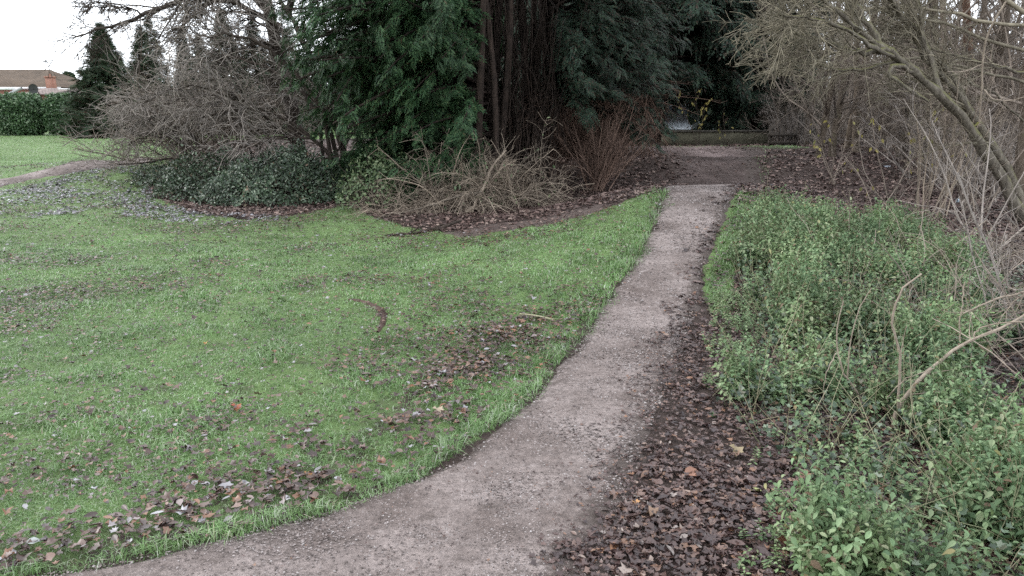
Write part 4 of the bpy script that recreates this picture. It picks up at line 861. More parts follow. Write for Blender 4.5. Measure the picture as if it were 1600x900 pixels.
# a sapling with a few pale leaves in front of the car
def sapling(px, py, Ys, H, label, seed, n=4, m='twig_brown', leaves=0, lm='yellow', spread=.25, sub=7, base=None, lean=(0, 0), r0=.012):
    r = np.random.default_rng(seed); p = gpt(px, py) if Ys is None else np.array([at(px, py, Ys)[0], Ys, gz(at(px, py, Ys)[0], Ys)]); t = thing('sapling', label, 'sapling', p)
    st = grow(p + np.c_[r.normal(0, .03 * n ** .5, (n, 2)), np.zeros(n)], np.c_[r.normal(lean[0], spread, n), r.normal(lean[1], spread, n), np.ones(n)], H * r.uniform(.65, 1.1, n), 12, .06, .02, r); R = np.linspace(r0, .004, 12)[None] * r.uniform(.7, 1.3, (n, 1))
    A = Acc(); A.add(*tubes(st, R, 5)); A.build('stems', M[m], t, p)
    A = Acc(); lv = add_levels(A, st, R, np.full(n, H), [dict(n=sub, t0=.2, t1=1, ang=.6, ratio=.28, N=6, wander=.13, up=.02, rr=.5, rmin=.004), dict(n=4, t0=.2, t1=1, ang=.7, ratio=.5, N=4, wander=.15, up=.02, rr=.6, rmin=.003)], r, (3, 3)); A.build('twigs', M[m], t, p)
    if leaves:
        Pq = lv[0][0]; i = r.integers(0, len(Pq), leaves); q_ = Pq[i, r.integers(2, 6, leaves)]; A = Acc(); A.add(*place(OVAL_V, OVAL_F, q_, frames(r.normal(0, .5, (leaves, 3)) + [0, 0, -1], rand_dir(leaves, r) + [0, -1, 0]), r.uniform(.06, .11, leaves))); A.build('leaves', M[lm], t, p)
    return t
sapling(1092, 218, 25.5, 1.9, 'thin sapling with a few yellowish leaves in front of the low wall', 71, 3, 'twig_dark', 70)
sapling(1137, 222, 26.5, 1.2, 'short dark stemmed sapling standing against the low wall', 72, 2, 'twig_dark', 10)

# ------------------------------------------------------------------ the wood on the right
def wood_tree(label, seed, H=9.5, r0=.13, m='bark_wood', tm='twig_brown', first=.15):
    r = np.random.default_rng(seed); t = thing('woodland_tree', label, 'tree', (0, 0, 0), 'bare trees of the wood right of the path')
    P = grow(np.array([[0, 0, -.1]]), np.array([[r.normal(0, .08), r.normal(0, .08), 1]]), [H], 14, .05, .02, r); R = np.linspace(r0 * 1.2, r0 * .25, 14)[None]; R[0, 0] *= 1.25; A = Acc(); V, Q = tubes(P, R, 9); V += r.normal(0, r0 * .04, V.shape); A.add(V, Q)
    A.build('trunk', M[m], t, smooth=True)
    A = Acc(); lv = add_levels(A, P, R, np.array([H]), [dict(n=26, t0=first, t1=1, ang=.85, ratio=.36, N=9, wander=.12, up=.05, rr=.38, rmin=.012)], r, (5,)); A.build('branches', M[tm], t)
    A = Acc(); add_levels(A, *lv[0], [dict(n=9, t0=.15, t1=1, ang=.7, ratio=.42, N=7, wander=.14, up=.03, rr=.5, rmin=.007), dict(n=6, t0=.15, t1=1, ang=.7, ratio=.5, N=5, wander=.15, up=.02, rr=.6, rmin=.005)], r, (3, 3)); A.build('twigs', M[tm], t)
    return t
WT = 'slender bare tree among the crowd of trunks deep in the wood on the right'
protos = [wood_tree(WT, 81, 10, .10), wood_tree(WT, 82, 8.5, .075, first=.08), wood_tree(WT, 83, 11, .13, tm='twig_grey')]
def put(pt, px, Yt, rz, sc, label=WT, first=False):
    x = (px - 800) / F_PX * Yt / 1.035; l = (x, Yt, gz(x, Yt))
    if first: pt.location = l; pt.rotation_euler = (0, 0, rz); pt.scale = (sc,) * 3; pt['label'] = label; return pt
    return dup(pt, l, rz, sc, label)
put(protos[0], 1466, 17.5, .3, 1.1, 'straight grey green trunk rising behind the middle of the leaning mossy tree', True)
put(protos[1], 1310, 19, 1.0, 1.0, 'thin dark bare tree, first upright trunk right of the rail fence', True)
put(protos[2], 1592, 15.5, 2.0, 1.25, 'thickest upright trunk, at the right edge of the photo', True)
t5 = dup(protos[0], ((1524 - 800) / F_PX * 19 / 1.04, 19, 0), 2.2, 1.05, 'straight orange brown trunk between the grey trunk and the right edge')
for ch in list(t5.children):
    if ch.name.startswith('trunk'):
        ch.data = ch.data.copy(); ch.data.materials.clear(); ch.data.materials.append(M['bark_red'])
r = np.random.default_rng(91)
for px, Yt, k, sc in ((1350, 21, 1, 1.05), (1265, 27, 0, 1.0), (1230, 35, 2, 1.0), (1395, 26, 2, .95), (1422, 33, 0, 1.05), (1445, 24, 1, 1.1), (1500, 29, 0, 1.0), (1550, 24, 1, 1.1), (1575, 33, 2, .95), (1615, 22, 0, 1.1), (1640, 28, 2, 1.0), (1365, 38, 0, 1.1), (1300, 40, 2, 1.0), (1287, 19, 1, .9), (1335, 22, 0, 1), (1418, 18.5, 1, 1), (1494, 16.5, 1, .9), (1556, 17.5, 0, 1), (1625, 14.5, 1, 1), (1382, 30, 0, 1.1), (1270, 33, 1, 1.1),
                      (1480, 42, 2, 1.1), (1540, 40, 1, 1.3), (1600, 44, 0, 1.1), (1250, 46, 0, 1.1), (1330, 50, 2, 1.1), (1420, 52, 0, 1.15), (1690, 20, 1, 1.1), (1185, 40, 1, 1.2)):
    put(protos[k], px, Yt, r.uniform(0, 6.3), sc * r.uniform(.92, 1.08))
# understorey
def under(label, seed, n, H, spread, tm, name='understorey_shrub', cat='shrub', leaves=0):
    r = np.random.default_rng(seed); t = thing(name, label, cat, (0, 0, 0), 'leafless undergrowth shrubs of the wood')
    st = grow(np.c_[r.normal(0, .3, (n, 2)), np.full(n, -.03)], np.c_[r.normal(0, spread, (n, 2)), np.ones(n)], H * r.uniform(.5, 1.15, n), 10, .1, 0, r); R = np.linspace(.02, .006, 10)[None] * r.uniform(.5, 1.4, (n, 1)); A = Acc(); A.add(*tubes(st, R, 4)); A.build('stems', M[tm], t)
    A = Acc(); add_levels(A, st, R, np.full(n, H), [dict(n=9, t0=.15, t1=1, ang=.75, ratio=.35, N=6, wander=.17, up=.01, rr=.55, rmin=.006), dict(n=6, t0=.15, t1=1, ang=.75, ratio=.5, N=5, wander=.18, up=0, rr=.6, rmin=.0045)], r, (3, 3)); A.build('twigs', M[tm], t); return t
UL = 'leafless twiggy shrub filling the dim middle of the wood on the right'
us = [under(UL, 101, 14, 2.6, .35, 'twig_brown'), under(UL, 102, 18, 1.8, .6, 'twig_grey'), under(UL, 103, 12, 3.6, .25, 'twig_brown')]
first = {0, 1, 2}
for i, (px, Yt, k, sc) in enumerate(((1350, 24, 0, 1), (1250, 27, 1, 1), (1290, 27, 2, 1), (1390, 22, 1, 1), (1430, 22, 0, 1.1), (1480, 17, 1, 1), (1500, 18, 2, 1), (1545, 15, 0, 1), (1595, 14, 1, 1), (1610, 18, 2, 1), (1235, 28, 0, 1.1), (1280, 32, 2, 1), (1340, 29, 0, 1.2), (1385, 31, 2, 1), (1440, 29, 0, 1.2), (1490, 26, 1, 1.4), (1535, 30, 2, 1.1), (1580, 26, 0, 1.2), (1625, 30, 2, 1.1),
        (1225, 33, 2, 1), (1470, 18, 2, 1.15), (1530, 16, 2, 1.1), (1590, 17, 2, 1.2), (1420, 21, 2, 1.2), (1320, 24, 1, .8), (1490, 15, 1, .85), (1550, 13, 1, .8), (1400, 24, 2, 1), (1460, 22, 0, 1.1), (1560, 20, 0, 1.1), (1650, 16, 0, 1.1), (1310, 37, 0, 1.3), (1410, 40, 2, 1.2), (1510, 38, 0, 1.4), (1600, 38, 2, 1.2))):
    x = (px - 800) / F_PX * Yt / 1.035; l = (x, Yt, gz(x, Yt)); rz = r.uniform(0, 6.3)
    if k in first: first.discard(k); us[k].location = l; us[k].rotation_euler = (0, 0, rz); us[k].scale = (sc,) * 3
    else: dup(us[k], l, rz, sc)
# far-off wood that closes the view: one uncountable mass of stems
r = np.random.default_rng(111); n = 900
fx = r.uniform(6, 75, n); fy = r.uniform(38, 75, n); k = (fx > .25 * fy) & (fx < .95 * fy); fx, fy = fx[k], fy[k]; n = len(fx)
st = grow(np.c_[fx, fy, np.zeros(n)], np.c_[r.normal(0, .1, (n, 2)), np.ones(n)], r.uniform(3, 10, n), 9, .07, .03, r); R = np.linspace(.07, .015, 9)[None] * r.uniform(.5, 1.5, (n, 1)); A = Acc(); A.add(*tubes(st, R, 4))
add_levels(A, st, R, np.full(n, 6.0), [dict(n=9, t0=.08, t1=1, ang=.7, ratio=.32, N=6, wander=.14, up=.05, rr=.5, rmin=.02), dict(n=5, t0=.15, t1=1, ang=.7, ratio=.5, N=4, wander=.16, up=.03, rr=.6, rmin=.013)], r, (3, 3))
tag(A.build('distant_wood', M['twig_brown']), 'far off mass of bare stems closing the view through the wood', 'wood', kind='stuff')
r = np.random.default_rng(112); n = 420
fx = np.r_[r.uniform(-20, 10, 300), r.uniform(-1, 13, 120)]; fy = np.r_[r.uniform(48, 62, 300), r.uniform(33, 44, 120)]
A = Acc(); p = np.c_[np.repeat(fx, 60) + r.normal(0, 1.0, n * 60), np.repeat(fy, 60) + r.normal(0, .8, n * 60), np.abs(r.normal(1.6, 1.4, n * 60))]
k = (p[:, 0] > -.42 * p[:, 1]) & ~((np.abs(p[:, 0] - .2148 * p[:, 1]) < .65) & (p[:, 1] < 39)); p = p[k]; A.add(*place(DIA_V, DIA_F, p, frames(rand_dir(len(p), r), rand_dir(len(p), r)), r.uniform(.3, .6, len(p)))); tag(A.build('distant_thicket', M['cypress_dark']), 'dark evergreen thicket closing the view behind the cypresses', 'thicket', kind='stuff')
r = np.random.default_rng(113); A = Acc(); n = 40000; xx = r.uniform(-150, 60, n); yy = r.uniform(150, 175, n); top = 2.2 + 3.2 * fbm(xx * .05, xx * 0, 4) + 1.2 * fbm(xx * .3, xx * 0, 5)
p = np.c_[xx, yy, r.uniform(0, 1, n) ** .7 * top]; A.add(*place(DIA_V, DIA_F, p, frames(rand_dir(n, r), rand_dir(n, r)), r.uniform(.5, 1.0, n)))
tag(A.build('distant_treeline', leaf_mat('hazy_tree', [(0, (.34, .29, .28)), (1, (.46, .40, .38))], .8, .1, 0, .2, .1)), 'hazy brown line of trees on the horizon', 'trees', kind='stuff')  # distance haze is painted in as a pale leaf colour
rt = thing('round_tree', 'small round green tree beyond the bungalow chimney', 'tree', at(107, 140, 95) * [1, 1, 0]); r = np.random.default_rng(114); c = at(107, 128, 95); n = 2200; d = rand_dir(n, r); p = c + d * np.array([.85, .85, 1.25]) * r.uniform(.6, 1.05, n)[:, None]
A = Acc(); A.add(*place(DIA_V, DIA_F, p, frames(rand_dir(n, r), rand_dir(n, r)), r.uniform(.2, .4, n))); A.build('crown', M['far_conifer'], rt, rt.location); A = Acc(); A.tube([rt.location, c], .14, .08, 6); A.build('trunk', M['bark_dark'], rt, rt.location)

# leaning mossy tree, right foreground
r = np.random.default_rng(121); cm = at(1604, 352, 10.2); cm[2] = gz(cm[0], cm[1]); mt = thing('mossy_tree', 'leaning mossy tree reaching in from the right edge over the undergrowth', 'tree', cm)
limbs = []; A = Acc()
for pts, r0, r1 in (([(1606, 350, 10.2), (1578, 305, 10.2), (1552, 258, 10.1), (1512, 192, 10), (1470, 146, 9.8), (1430, 112, 9.7), (1400, 88, 9.6), (1384, 76, 9.5)], .078, .036),
                    ([(1612, 348, 10.4), (1592, 300, 10.5), (1560, 235, 10.5), (1515, 175, 10.4), (1492, 138, 10.3), (1450, 100, 10.2), (1428, 60, 10.1), (1412, 20, 10), (1380, -20, 9.8)], .06, .022),
                    ([(1512, 180, 10.4), (1500, 130, 10.5), (1462, 88, 10.4), (1440, 66, 10.3), (1420, 30, 10.2), (1395, 5, 10), (1372, -20, 9.9)], .04, .016),
                    ([(1384, 76, 9.5), (1345, 84, 9.3), (1310, 74, 9.2), (1275, 60, 9), (1230, 48, 8.8)], .034, .01),
                    ([(1388, 80, 9.5), (1350, 55, 9.4), (1315, 25, 9.2), (1280, -5, 9.1), (1240, -35, 9)], .04, .012),
                    ([(1430, 112, 9.7), (1390, 100, 9.4), (1390, 120, 9.3), (1425, 140, 9.2), (1450, 158, 9.2)], .03, .014),
                    ([(1384, 76, 9.5), (1350, 30, 9.6), (1330, -10, 9.7), (1300, -60, 9.8)], .04, .012),
                    ([(1400, 90, 9.6), (1360, 72, 9.2), (1320, 42, 8.9), (1270, 30, 8.6), (1215, 22, 8.4)], .03, .009),
                    ([(1470, 146, 9.8), (1440, 50, 10), (1436, -10, 10.2), (1430, -70, 10.3)], .035, .012),
                    ([(1620, 120, 10.5), (1560, 105, 10.4), (1510, 92, 10.3), (1440, 68, 10.2), (1370, 60, 10)], .022, .009),
                    ([(1400, 95, 9.6), (1330, 112, 9.6), (1270, 100, 9.5), (1225, 95, 9.4)], .02, .007)):
    P = smooth_line([at(*p) for p in pts]); P[1:-1] += r.normal(0, .012, P[1:-1].shape); R = np.linspace(r0, r1, 16) * (1 + .1 * r.normal(0, 1, 16)); limbs.append((P, R)); V, Q = tubes(P[None], R[None], 10); V += r.normal(0, r0 * .1, V.shape); A.add(V, Q)
A.build('trunk', M['bark_moss'], mt, cm, True)
PB = np.stack([p for p, _ in limbs]); RB = np.stack([q_ for _, q_ in limbs]); LB = np.linalg.norm(np.diff(PB, axis=1), axis=-1).sum(1)
A = Acc(); sel = [2, 3, 4, 6, 7, 9, 10, 8, 1]
lv = add_levels(A, PB[sel], RB[sel], np.minimum(LB[sel], 1.9), [dict(n=16, t0=.2, t1=1, ang=.6, ratio=.62, N=10, wander=.11, up=-.015, rr=.4, rmin=.005, bias=(-.3, -.05, .05)), dict(n=9, t0=.1, t1=1, ang=.6, ratio=.55, N=7, wander=.14, up=-.01, rr=.55, rmin=.004), dict(n=3, t0=.2, t1=1, ang=.6, ratio=.5, N=5, wander=.14, up=0, rr=.7, rmin=.0028)], r, (4, 3, 3)); A.build('twigs', M['twig_green'], mt, cm)
# a second bare tree just out of frame whose fine pale twigs fill the upper right
r = np.random.default_rng(122); c7 = np.array([7.9, 11.6, 0]); nt_ = thing('bare_tree', 'bare tree at the right edge spreading fine pale twigs across the upper right', 'tree', c7)
A = Acc(); tp = smooth_line([c7 + [0, 0, -.05], c7 + [-.05, 0, 1.5], c7 + [-.2, -.1, 3], c7 + [-.25, 0, 5], c7 + [-.2, .1, 7.5]]); tr = np.linspace(.13, .04, 16); A.add(*tubes(tp[None], tr[None], 9)); A.build('trunk', M['bark_wood'], nt_, c7, True)
limbs = []; A = Acc()
for pts, r0, r1 in (([(1610, 40, 11.5), (1530, 38, 11.2), (1480, 10, 11), (1420, 8, 10.8), (1330, 20, 10.5), (1260, 18, 10.2), (1200, 40, 10)], .03, .006), ([(1605, 80, 11.5), (1500, 45, 11.3), (1420, 30, 11.2), (1340, 5, 11), (1270, 0, 10.8), (1215, 5, 10.6)], .028, .006),
                    ([(1600, 20, 11.5), (1520, -30, 11.4), (1420, -50, 11.2), (1320, -40, 11), (1260, -10, 10.8), (1210, 40, 10.6)], .035, .007), ([(1605, 130, 11.5), (1530, 110, 11.6), (1450, 90, 11.8), (1370, 95, 12), (1290, 120, 12.2), (1220, 150, 12.4)], .022, .005), ([(1600, 190, 11.5), (1560, 150, 11.3), (1500, 120, 11), (1440, 125, 10.8), (1390, 150, 10.6)], .018, .005)):
    P = smooth_line([at(*p) for p in pts]); P[1:-1] += r.normal(0, .02, P[1:-1].shape); R_ = np.linspace(r0, r1, 16); limbs.append((P, R_)); A.add(*tubes(P[None], R_[None], 6))
PB = np.stack([p for p, _ in limbs]); RB = np.stack([q_ for _, q_ in limbs]); LB = np.linalg.norm(np.diff(PB, axis=1), axis=-1).sum(1)
add_levels(A, PB, RB, LB * .6, [dict(n=13, t0=.15, t1=1, ang=.6, ratio=.40, N=9, wander=.12, up=-.02, rr=.45, rmin=.0055, bias=(-.3, 0, -.05)), dict(n=8, t0=.1, t1=1, ang=.65, ratio=.55, N=7, wander=.14, up=-.02, rr=.6, rmin=.0042), dict(n=3, t0=.2, t1=1, ang=.7, ratio=.6, N=5, wander=.14, up=0, rr=.7, rmin=.0034)], r, (4, 3, 3)); A.build('branches', M['twig_green'], nt_, c7)
sapling(1445, 350, 10.6, 2.0, 'clump of thin pale hazel stems left of the leaning mossy tree foot', 131, 18, 'bramble', 12, spread=.2, sub=4)
sapling(1520, 340, 11.5, 2.1, 'clump of thin brown stems just left of the mossy tree foot', 132, 16, 'twig_brown', 0, spread=.3, sub=5)
sapling(1385, 320, 12.5, 1.6, 'spindly sapling holding a few yellow leaves over the leaf litter', 133, 6, 'twig_brown', 30, spread=.45, sub=6, lean=(-.5, 0))
sapling(1300, 300, 14.5, 1.5, 'low spreading sapling with yellow leaves nearest the path crest', 134, 5, 'twig_brown', 16, spread=.5, sub=6, lean=(.2, 0))
sapling(1530, 400, 7.6, 2.0, 'arching pale stem with bare side shoots at the right, before the mossy tree', 135, 5, 'twig_grey', 0, spread=.35, sub=7, lean=(.15, 0))
sapling(1590, 560, 4.9, 1.3, 'thin grey shoots cut by the right edge above the bare twigs', 136, 6, 'twig_grey', 0, spread=.5, sub=8, lean=(-.1, 0), r0=.007)
branch_thing('climbing_stem', 'long pale forked stem hanging in front of the orange brown trunk', 'branch', [([(1530, 190, 9), (1534, 140, 8.9), (1536, 95, 8.9), (1540, 55, 8.8), (1572, 2, 8.7)], .009, .011), ([(1536, 100, 8.9), (1505, 113, 8.8), (1480, 112, 8.7)], .007, .004), ([(1538, 140, 8.9), (1550, 155, 8.8), (1580, 158, 8.7), (1610, 148, 8.6)], .008, .004)], M['dead_wood'], [dict(n=3, t0=.2, t1=1, ang=.7, ratio=.25, N=5, wander=.12, up=0, rr=.5, rmin=.003)], 5)

# ------------------------------------------------------------------ undergrowth on the right
def plant_template(seed, nodes=6, drop=.5):
    r = np.random.default_rng(seed); A = Acc(); P = np.stack([np.array([.04 * math.sin(3 * t), .05 * t, t]) for t in np.linspace(0, 1, 6)]); A.add(*tubes(P[None], np.linspace(.012, .006, 6)[None], 3))
    Vs, Fs = [], []
    for k in range(nodes):
        t = .22 + .76 * k / (nodes - 1); a0 = k * math.pi / 2 + r.uniform(-.3, .3)
        for s in (0, math.pi):
            a = a0 + s; d = np.array([math.cos(a), math.sin(a), r.uniform(-.45, .35)]); nn = np.array([-.3 * math.cos(a), -.3 * math.sin(a), 1])
            V, F_ = place(OVAL_V * [1.15, 1, 1], OVAL_F, np.array([[.04 * math.sin(3 * t), .05 * t, t]]) + d * .03, frames(d[None], nn[None]), np.array([r.uniform(.75, 1.15) * (.36 - .17 * t)])); A.add(V, F_)
    V = np.vstack(A.V); T = np.vstack(A.T); Q = np.vstack(A.Q); return V, np.vstack([T, Q[:, [0, 1, 2]], Q[:, [0, 2, 3]]])
PT = [plant_template(k, nodes=6 + k % 3) for k in range(5)]
UG = gpoly([(1180, 335), (1225, 345), (1300, 365), (1400, 360), (1455, 385), (1520, 440), (1545, 540), (1480, 640), (1520, 690), (1595, 790), (1640, 860), (1640, 960), (1300, 960), (1262, 850), (1235, 745), (1160, 690), (1118, 640), (1140, 590), (1180, 560), (1185, 500), (1150, 445), (1150, 390)])
r = np.random.default_rng(141)
def plants(n, poly, hmin, hmax, rr, dens=None):
    P = np.asarray(poly); out = np.zeros((0, 3))
    x = rr.uniform(P[:, 0].min() - .1, P[:, 0].max() + .1, n * 4); y = rr.uniform(P[:, 1].min(), P[:, 1].max(), n * 4)
    k = inside(poly, x + .4 * (fbm(x * 2, y * 2, 3) - .5) - .06, y + np.where(y > 5, 1.0, .3) * (fbm(x * 1.6, y * 1.6, 4) - .5)) & (rr.uniform(0, 1, n * 4) > .6 * sstep(2.3, 4.2, x - xr(y))) & (rr.uniform(0, 1, n * 4) < sstep(.44, .57, fbm(x * 2.2, y * 2.2, 77)) + .05) & (x > xr(y) + .12)
    x, y = x[k][:n], y[k][:n]; h = rr.uniform(hmin, hmax, len(x)) * (.2 + 1.7 * fbm(x * 2.2, y * 2.2, 77) ** 1.2); return x, y, h
def build_plants(name, label, x, y, h, m, rr, kind='stuff', scale_leaf=1.0, tilt=.28):
    n = len(x); p = np.c_[x, y, height(x, y)]; up = norm(np.c_[rr.normal(0, tilt, (n, 2)), np.ones(n)]); f = rand_dir(n, rr); Y_ = norm(f - (f * up).sum(1, keepdims=True) * up); X_ = np.cross(Y_, up); Mx = np.stack([X_, Y_, up], -1)
    A = Acc(); w = rr.integers(0, 5, n); sc = np.stack([h * 0 + scale_leaf * .22 * rr.uniform(.75, 1.3, n), h * 0 + scale_leaf * .22 * rr.uniform(.75, 1.3, n), h], 1)
    for q_ in range(5):
        k = w == q_; A.add(*place(*PT[q_], p[k], Mx[k], sc[k]))
    o_ = A.build(name, m); return tag(o_, label, 'undergrowth', kind=kind)
x, y, h = plants(6200, UG, .10, .36, r)
k = y > 4.6
build_plants('nettle_undergrowth', 'grey green nettles and weeds massed along the right of the path', x[k], y[k], h[k], M['nettle'], r, scale_leaf=.62)
k = y < 4.6
FG = gpoly([(1262, 700), (1330, 670), (1420, 690), (1500, 700), (1595, 790), (1640, 880), (1640, 960), (1300, 960), (1268, 850)]); xg, yg, hg = plants(1000, FG, .16, .40, r)
build_plants('nettle_undergrowth', 'leafy green nettle bed nearest the camera in the lower right corner', np.r_[x[k], xg], np.r_[y[k], yg], np.r_[h[k], hg], M['nettle'], r, scale_leaf=.55)
EDG = gpoly([(1100, 430), (1150, 420), (1215, 470), (1200, 600), (1260, 760), (1330, 960), (1150, 960), (1130, 760), (1090, 650), (1085, 560), (1100, 500)]); xe, ye, he = plants(900, EDG, .03, .11, r)
build_plants('weed_seedlings', 'small scattered green weeds poking through the leaf litter beside the path', xe, ye, he, M['nettle'], r, scale_leaf=.32)
RW = gpoly([(1460, 420), (1700, 420), (1700, 760), (1600, 770), (1500, 660), (1540, 540)]); xw, yw, hw = plants(330, RW, .1, .3, r); build_plants('weed_undergrowth', 'sparse dark weeds among bare twigs at the right edge', xw, yw, hw, M['ivy'], r, scale_leaf=.9)
# straw stalks and grass threading through the nettles
A = Acc(); P0 = np.asarray(UG); n = 800; x = r.uniform(P0[:, 0].min(), P0[:, 0].max(), n * 3); y = r.uniform(2.2, 10, n * 3); k = inside(UG, x, y); x, y = x[k][:n], y[k][:n]; n = len(x)
P = grow(np.c_[x, y, height(x, y)], np.c_[r.normal(0, .5, (n, 2)), np.ones(n)], r.uniform(.15, .6, n), 7, .1, -.05, r); A.add(*tubes(P, np.linspace(.0024, .0012, 7)[None].repeat(n, 0), 3)); tag(A.build('dry_stalks', M['straw']), 'thin straw coloured stalks threaded through the nettles', 'stalks', kind='stuff')
n = 9000; x = r.uniform(P0[:, 0].min(), P0[:, 0].max(), n * 2); y = r.uniform(2.0, 10, n * 2); k = inside(UG, x, y); x, y = x[k][:n], y[k][:n]; n = len(x); A = Acc()
A.add(*place(MAPLES[2][0], MAPLES[2][1], np.c_[x, y, height(x, y) + r.uniform(.01, .22, n)], frames(rand_dir(n, r), rand_dir(n, r) * .6 + [0, 0, 1]), r.uniform(.02, .045, n))); tag(A.build('ivy_undergrowth', M['ivy']), 'low dark ivy and bramble leaves under the nettles', 'undergrowth', kind='stuff')
# low creeping tangle of thin dead stems
A = Acc(); n = 900; q_ = RW; sx = r.uniform(2.6, 6.5, n); sy = r.uniform(3.3, 8.5, n); kk = (sx > .42 * sy + .2); sx, sy = sx[kk], sy[kk]; n = len(sx); s = np.c_[sx, sy, height(sx, sy)]
P = grow(s, np.c_[r.normal(-.2, .8, n), r.normal(0, .6, n), r.uniform(.1, .9, n)], r.uniform(.3, 1.1, n), 9, .13, -.09, r); P[..., 2] = np.maximum(P[..., 2], height(P[..., 0], P[..., 1]) + .01); RR = np.linspace(.0045, .0018, 9)[None] * r.uniform(.5, 1.6, (n, 1)); A.add(*tubes(P, RR, 4)); add_levels(A, P, RR, np.full(n, .6), [dict(n=3, t0=.1, t1=1, ang=.6, ratio=.45, N=5, wander=.14, up=0, rr=.6, rmin=.0016)], r, (3,))
tag(A.build('dead_twig_tangle', M['twig_brown']), 'low tangle of thin dead twigs over the undergrowth at the right edge', 'twigs', kind='stuff')
# named pale branches over the undergrowth
d0 = gpt(1393, 672)[1]
branch_thing('forked_branch', 'thick pale forked branch standing in the nettles, right foreground', 'branch', [([(1392, 690, d0), (1396, 655, d0), (1402, 638, d0), (1424, 600, d0 + .05), (1445, 588, d0 + .1), (1472, 562, d0 + .15), (1500, 533, d0 + .2), (1540, 525, d0 + .25), (1575, 512, d0 + .3), (1620, 480, d0 + .4)], .013, .006), ([(1403, 636, d0), (1404, 600, d0), (1409, 565, d0), (1403, 540, d0), (1392, 512, d0), (1393, 490, d0), (1402, 462, d0), (1412, 446, d0), (1440, 428, d0)], .0075, .0045),
             ([(1500, 533, d0 + .2), (1500, 500, d0 + .2), (1504, 470, d0 + .2), (1508, 440, d0 + .25)], .004, .0025), ([(1522, 527, d0 + .2), (1530, 512, d0 + .2), (1560, 505, d0 + .1), (1610, 503, d0)], .005, .003), ([(1390, 640, d0), (1385, 620, d0 - .05), (1410, 595, d0 - .1), (1460, 575, d0 - .1)], .003, .002)], M['dead_wood'], [dict(n=4, t0=.2, t1=1, ang=.7, ratio=.25, N=5, wander=.12, up=0, rr=.4, rmin=.0018)], 6, 8)
d1 = gpt(1352, 650)[1]
branch_thing('forked_branch', 'slim grey forked stem rising from the nettles left of the thick pale branch', 'branch', [([(1351, 655, d1), (1349, 625, d1), (1338, 610, d1), (1322, 592, d1), (1308, 556, d1), (1306, 520, d1), (1318, 470, d1)], .006, .003), ([(1324, 592, d1), (1327, 560, d1), (1332, 520, d1), (1342, 480, d1), (1362, 450, d1)], .004, .0022), ([(1306, 552, d1), (1290, 585, d1 - .1), (1287, 625, d1 - .1)], .003, .002)], M['dead_wood'], None, 7, 6)
branch_thing('forked_branch', 'pale branch sweeping in from the right edge above the thick forked one', 'branch', [([(1640, 440, 4.6), (1600, 458, 4.5), (1560, 465, 4.4), (1530, 478, 4.3), (1505, 490, 4.3)], .008, .004), ([(1600, 458, 4.5), (1575, 480, 4.4), (1560, 505, 4.3)], .004, .002)], M['dead_wood'], [dict(n=8, t0=.1, t1=1, ang=.7, ratio=.35, N=6, wander=.12, up=-.03, rr=.5, rmin=.002)], 8, 7)
branch_thing('forked_branch', 'curved pale twig lying between the nettles and the hazel stems', 'branch', [([(1370, 470, 6.4), (1400, 445, 6.5), (1440, 415, 6.7), (1490, 385, 6.9), (1540, 345, 7.1)], .008, .006), ([(1440, 415, 6.7), (1470, 440, 6.6), (1500, 445, 6.6)], .006, .003)], M['dead_wood'], [dict(n=5, t0=.1, t1=1, ang=.7, ratio=.3, N=6, wander=.12, up=-.03, rr=.5, rmin=.003)], 9, 7)
# dry grass tuft, lower right corner
r = np.random.default_rng(151); pt_ = gpt(1580, 830); tg = thing('dry_grass_tuft', 'tuft of long pale grass stalks fallen over in the lower right corner', 'grass tuft', pt_); n = 130
P = grow(pt_ + np.c_[r.normal(0, .12, (n, 2)), np.zeros(n)], np.c_[r.normal(-.35, .3, n), r.normal(.25, .3, n), np.ones(n) * .75], r.uniform(.22, .5, n), 8, .06, -.07, r); A = Acc(); A.add(*tubes(P, np.linspace(.003, .0013, 8)[None].repeat(n, 0), 3)); A.build('stalks', M['straw'], tg, pt_)

# ------------------------------------------------------------------ small things
s0 = gpt(812, 497); s1 = gpt(865, 505)
st_ = thing('stick', 'pale broken stick lying on the lawn left of the path', 'stick', s0); A = Acc(); P, R = A.tube([s0 + [0, 0, .03], (s0 + s1) / 2 + [0, .01, .035], s1 + [0, 0, .025]], .009, .006, 7, 4); A.build('stem', M['straw'], st_, s0)
A = Acc(); A.tube([s0 + [-.01, -.03, .025], (s0 + s1) / 2 + [-.03, -.02, .03]], .003, .002, 5); A.tube([(s0 + s1) / 2 + [0, 0, .03], s1 + [.12, -.03, .03]], .003, .0015, 5); A.build('side_twig', M['straw'], st_, s0)
p = gpt(1499, 323); cn = thing('drink_can', 'pale blue crushed can lying in the litter under the hazel stems', 'can', p + [0, 0, .1]); A = Acc(); A.tube([p + [-.055, 0, .10], p + [.055, .02, .09]], .03, .028, 12); A.build('can_body', plain_mat('can_paint', (.4, .48, .55), (.5, .58, .64), 5, .3, .5, 0), cn, cn.location)
A = Acc(); A.tube([p + [.055, .02, .09], p + [.061, .022, .09]], .028, .022, 12); A.build('can_rim', M['metal'], cn, cn.location)
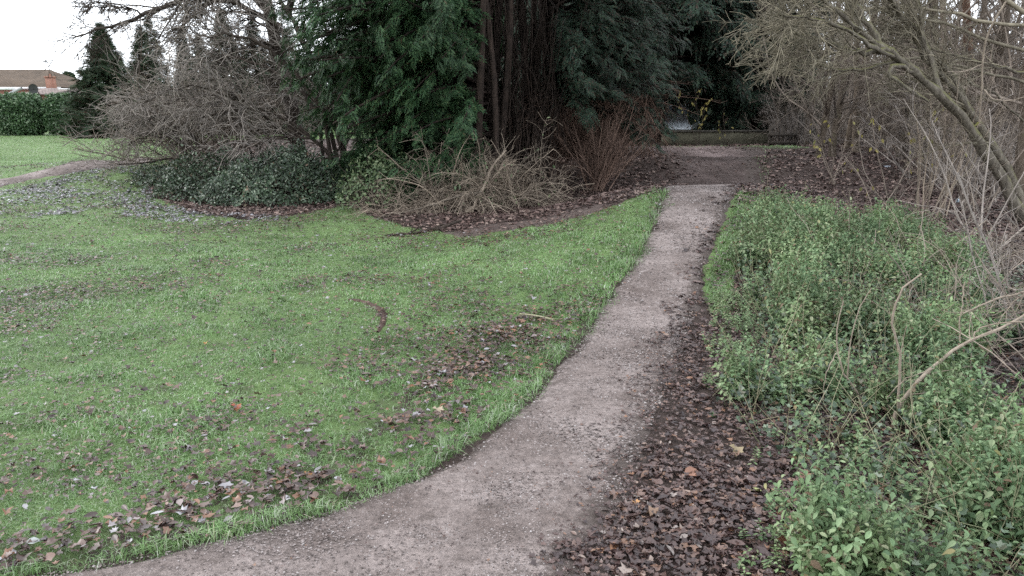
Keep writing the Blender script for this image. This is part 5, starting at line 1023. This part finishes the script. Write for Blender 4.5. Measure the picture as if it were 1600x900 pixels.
def wad(px, py, size, label, col, name='litter_scrap', Yq=None):
    p = gpt(px, py) if Yq is None else np.array([at(px, py, Yq)[0], Yq, gz(at(px, py, Yq)[0], Yq)]); A = Acc(); rr = np.random.default_rng(px); u = np.linspace(-1, 1, 7); U, Vv = np.meshgrid(u, u); Zw = rr.uniform(0, .7, U.shape); V = np.stack([U.ravel(), Vv.ravel() * .7, Zw.ravel()], 1) * size + p + [0, 0, .03]; q = (np.arange(6)[:, None] * 7 + np.arange(6)[None]).ravel(); A.add(V, np.stack([q, q + 1, q + 8, q + 7], 1)); o_ = A.build(name, plain_mat(name + '_paint', col, tuple(c_ * 1.15 for c_ in col), 8, .6), None, p); tag(o_, label, 'litter')
wad(1385, 264, .06, 'crumpled pale scrap of paper caught in the undergrowth of the wood', (.3, .32, .36))
def big_leaf(px, py, size, label, col, tmpl=0, tilt=.25, rot=0):
    rr = np.random.default_rng(px * 7 + py); p = gpt(px, py); nr = norm(np.array([[rr.normal(0, tilt), rr.normal(-.1, tilt), 1.]])); V, F_ = place(*((MAPLE_V, MAPLE_F) if tmpl == 0 else (OVAL_V * [1.3, 1, 1], OVAL_F)), (p + [0, 0, .025])[None], frames(np.array([[math.cos(rot), math.sin(rot), 0.]]), nr), np.array([[size, size, size * 2]])); A = Acc(); A.add(V, F_); o_ = A.build('fallen_leaf', plain_mat('leaf_brown', tuple(c_ * .7 for c_ in col), col, 40, .5, .4), None, p); tag(o_, label, 'leaf', 'single large fallen leaves')
big_leaf(1068, 748, .085, 'large russet fallen leaf at the edge of the path, right of its pale grit', (.30, .15, .10), 1, .3, .3)
big_leaf(993, 794, .035, 'small orange star shaped leaf where the path meets the litter', (.42, .22, .09), 0, .2, 1)
big_leaf(1022, 812, .07, 'wide flat light brown leaf below the small orange star leaf', (.24, .15, .10), 0, .1, 2)
big_leaf(1150, 712, .07, 'pale yellowish brown leaf under the front nettles', (.34, .27, .16), 0, .2, .5)
big_leaf(1172, 775, .055, 'yellow green oval leaf in the litter right of the path', (.34, .36, .14), 1, .15, 0)
big_leaf(1232, 863, .10, 'biggest reddish brown curled leaf beside the front nettle bed', (.22, .10, .06), 0, .3, 1)
big_leaf(370, 643, .055, 'reddest leaf lying alone on the lawn', (.36, .11, .06), 0, .35, 1)
big_leaf(484, 752, .06, 'orange tan leaf on the lawn in the leaf drift near the path', (.40, .21, .10), 1, .3, 2)
big_leaf(685, 648, .06, 'pale tan leaf at the upper end of the leaf drift', (.42, .34, .24), 0, .3, 1)
big_leaf(322, 541, .035, 'bright orange leaf alone in the middle of the lawn', (.5, .2, .05), 0, .4, 1)
big_leaf(42, 858, .05, 'pale grey upturned leaf in the lower left corner of the lawn', (.45, .47, .45), 1, .2, .4)
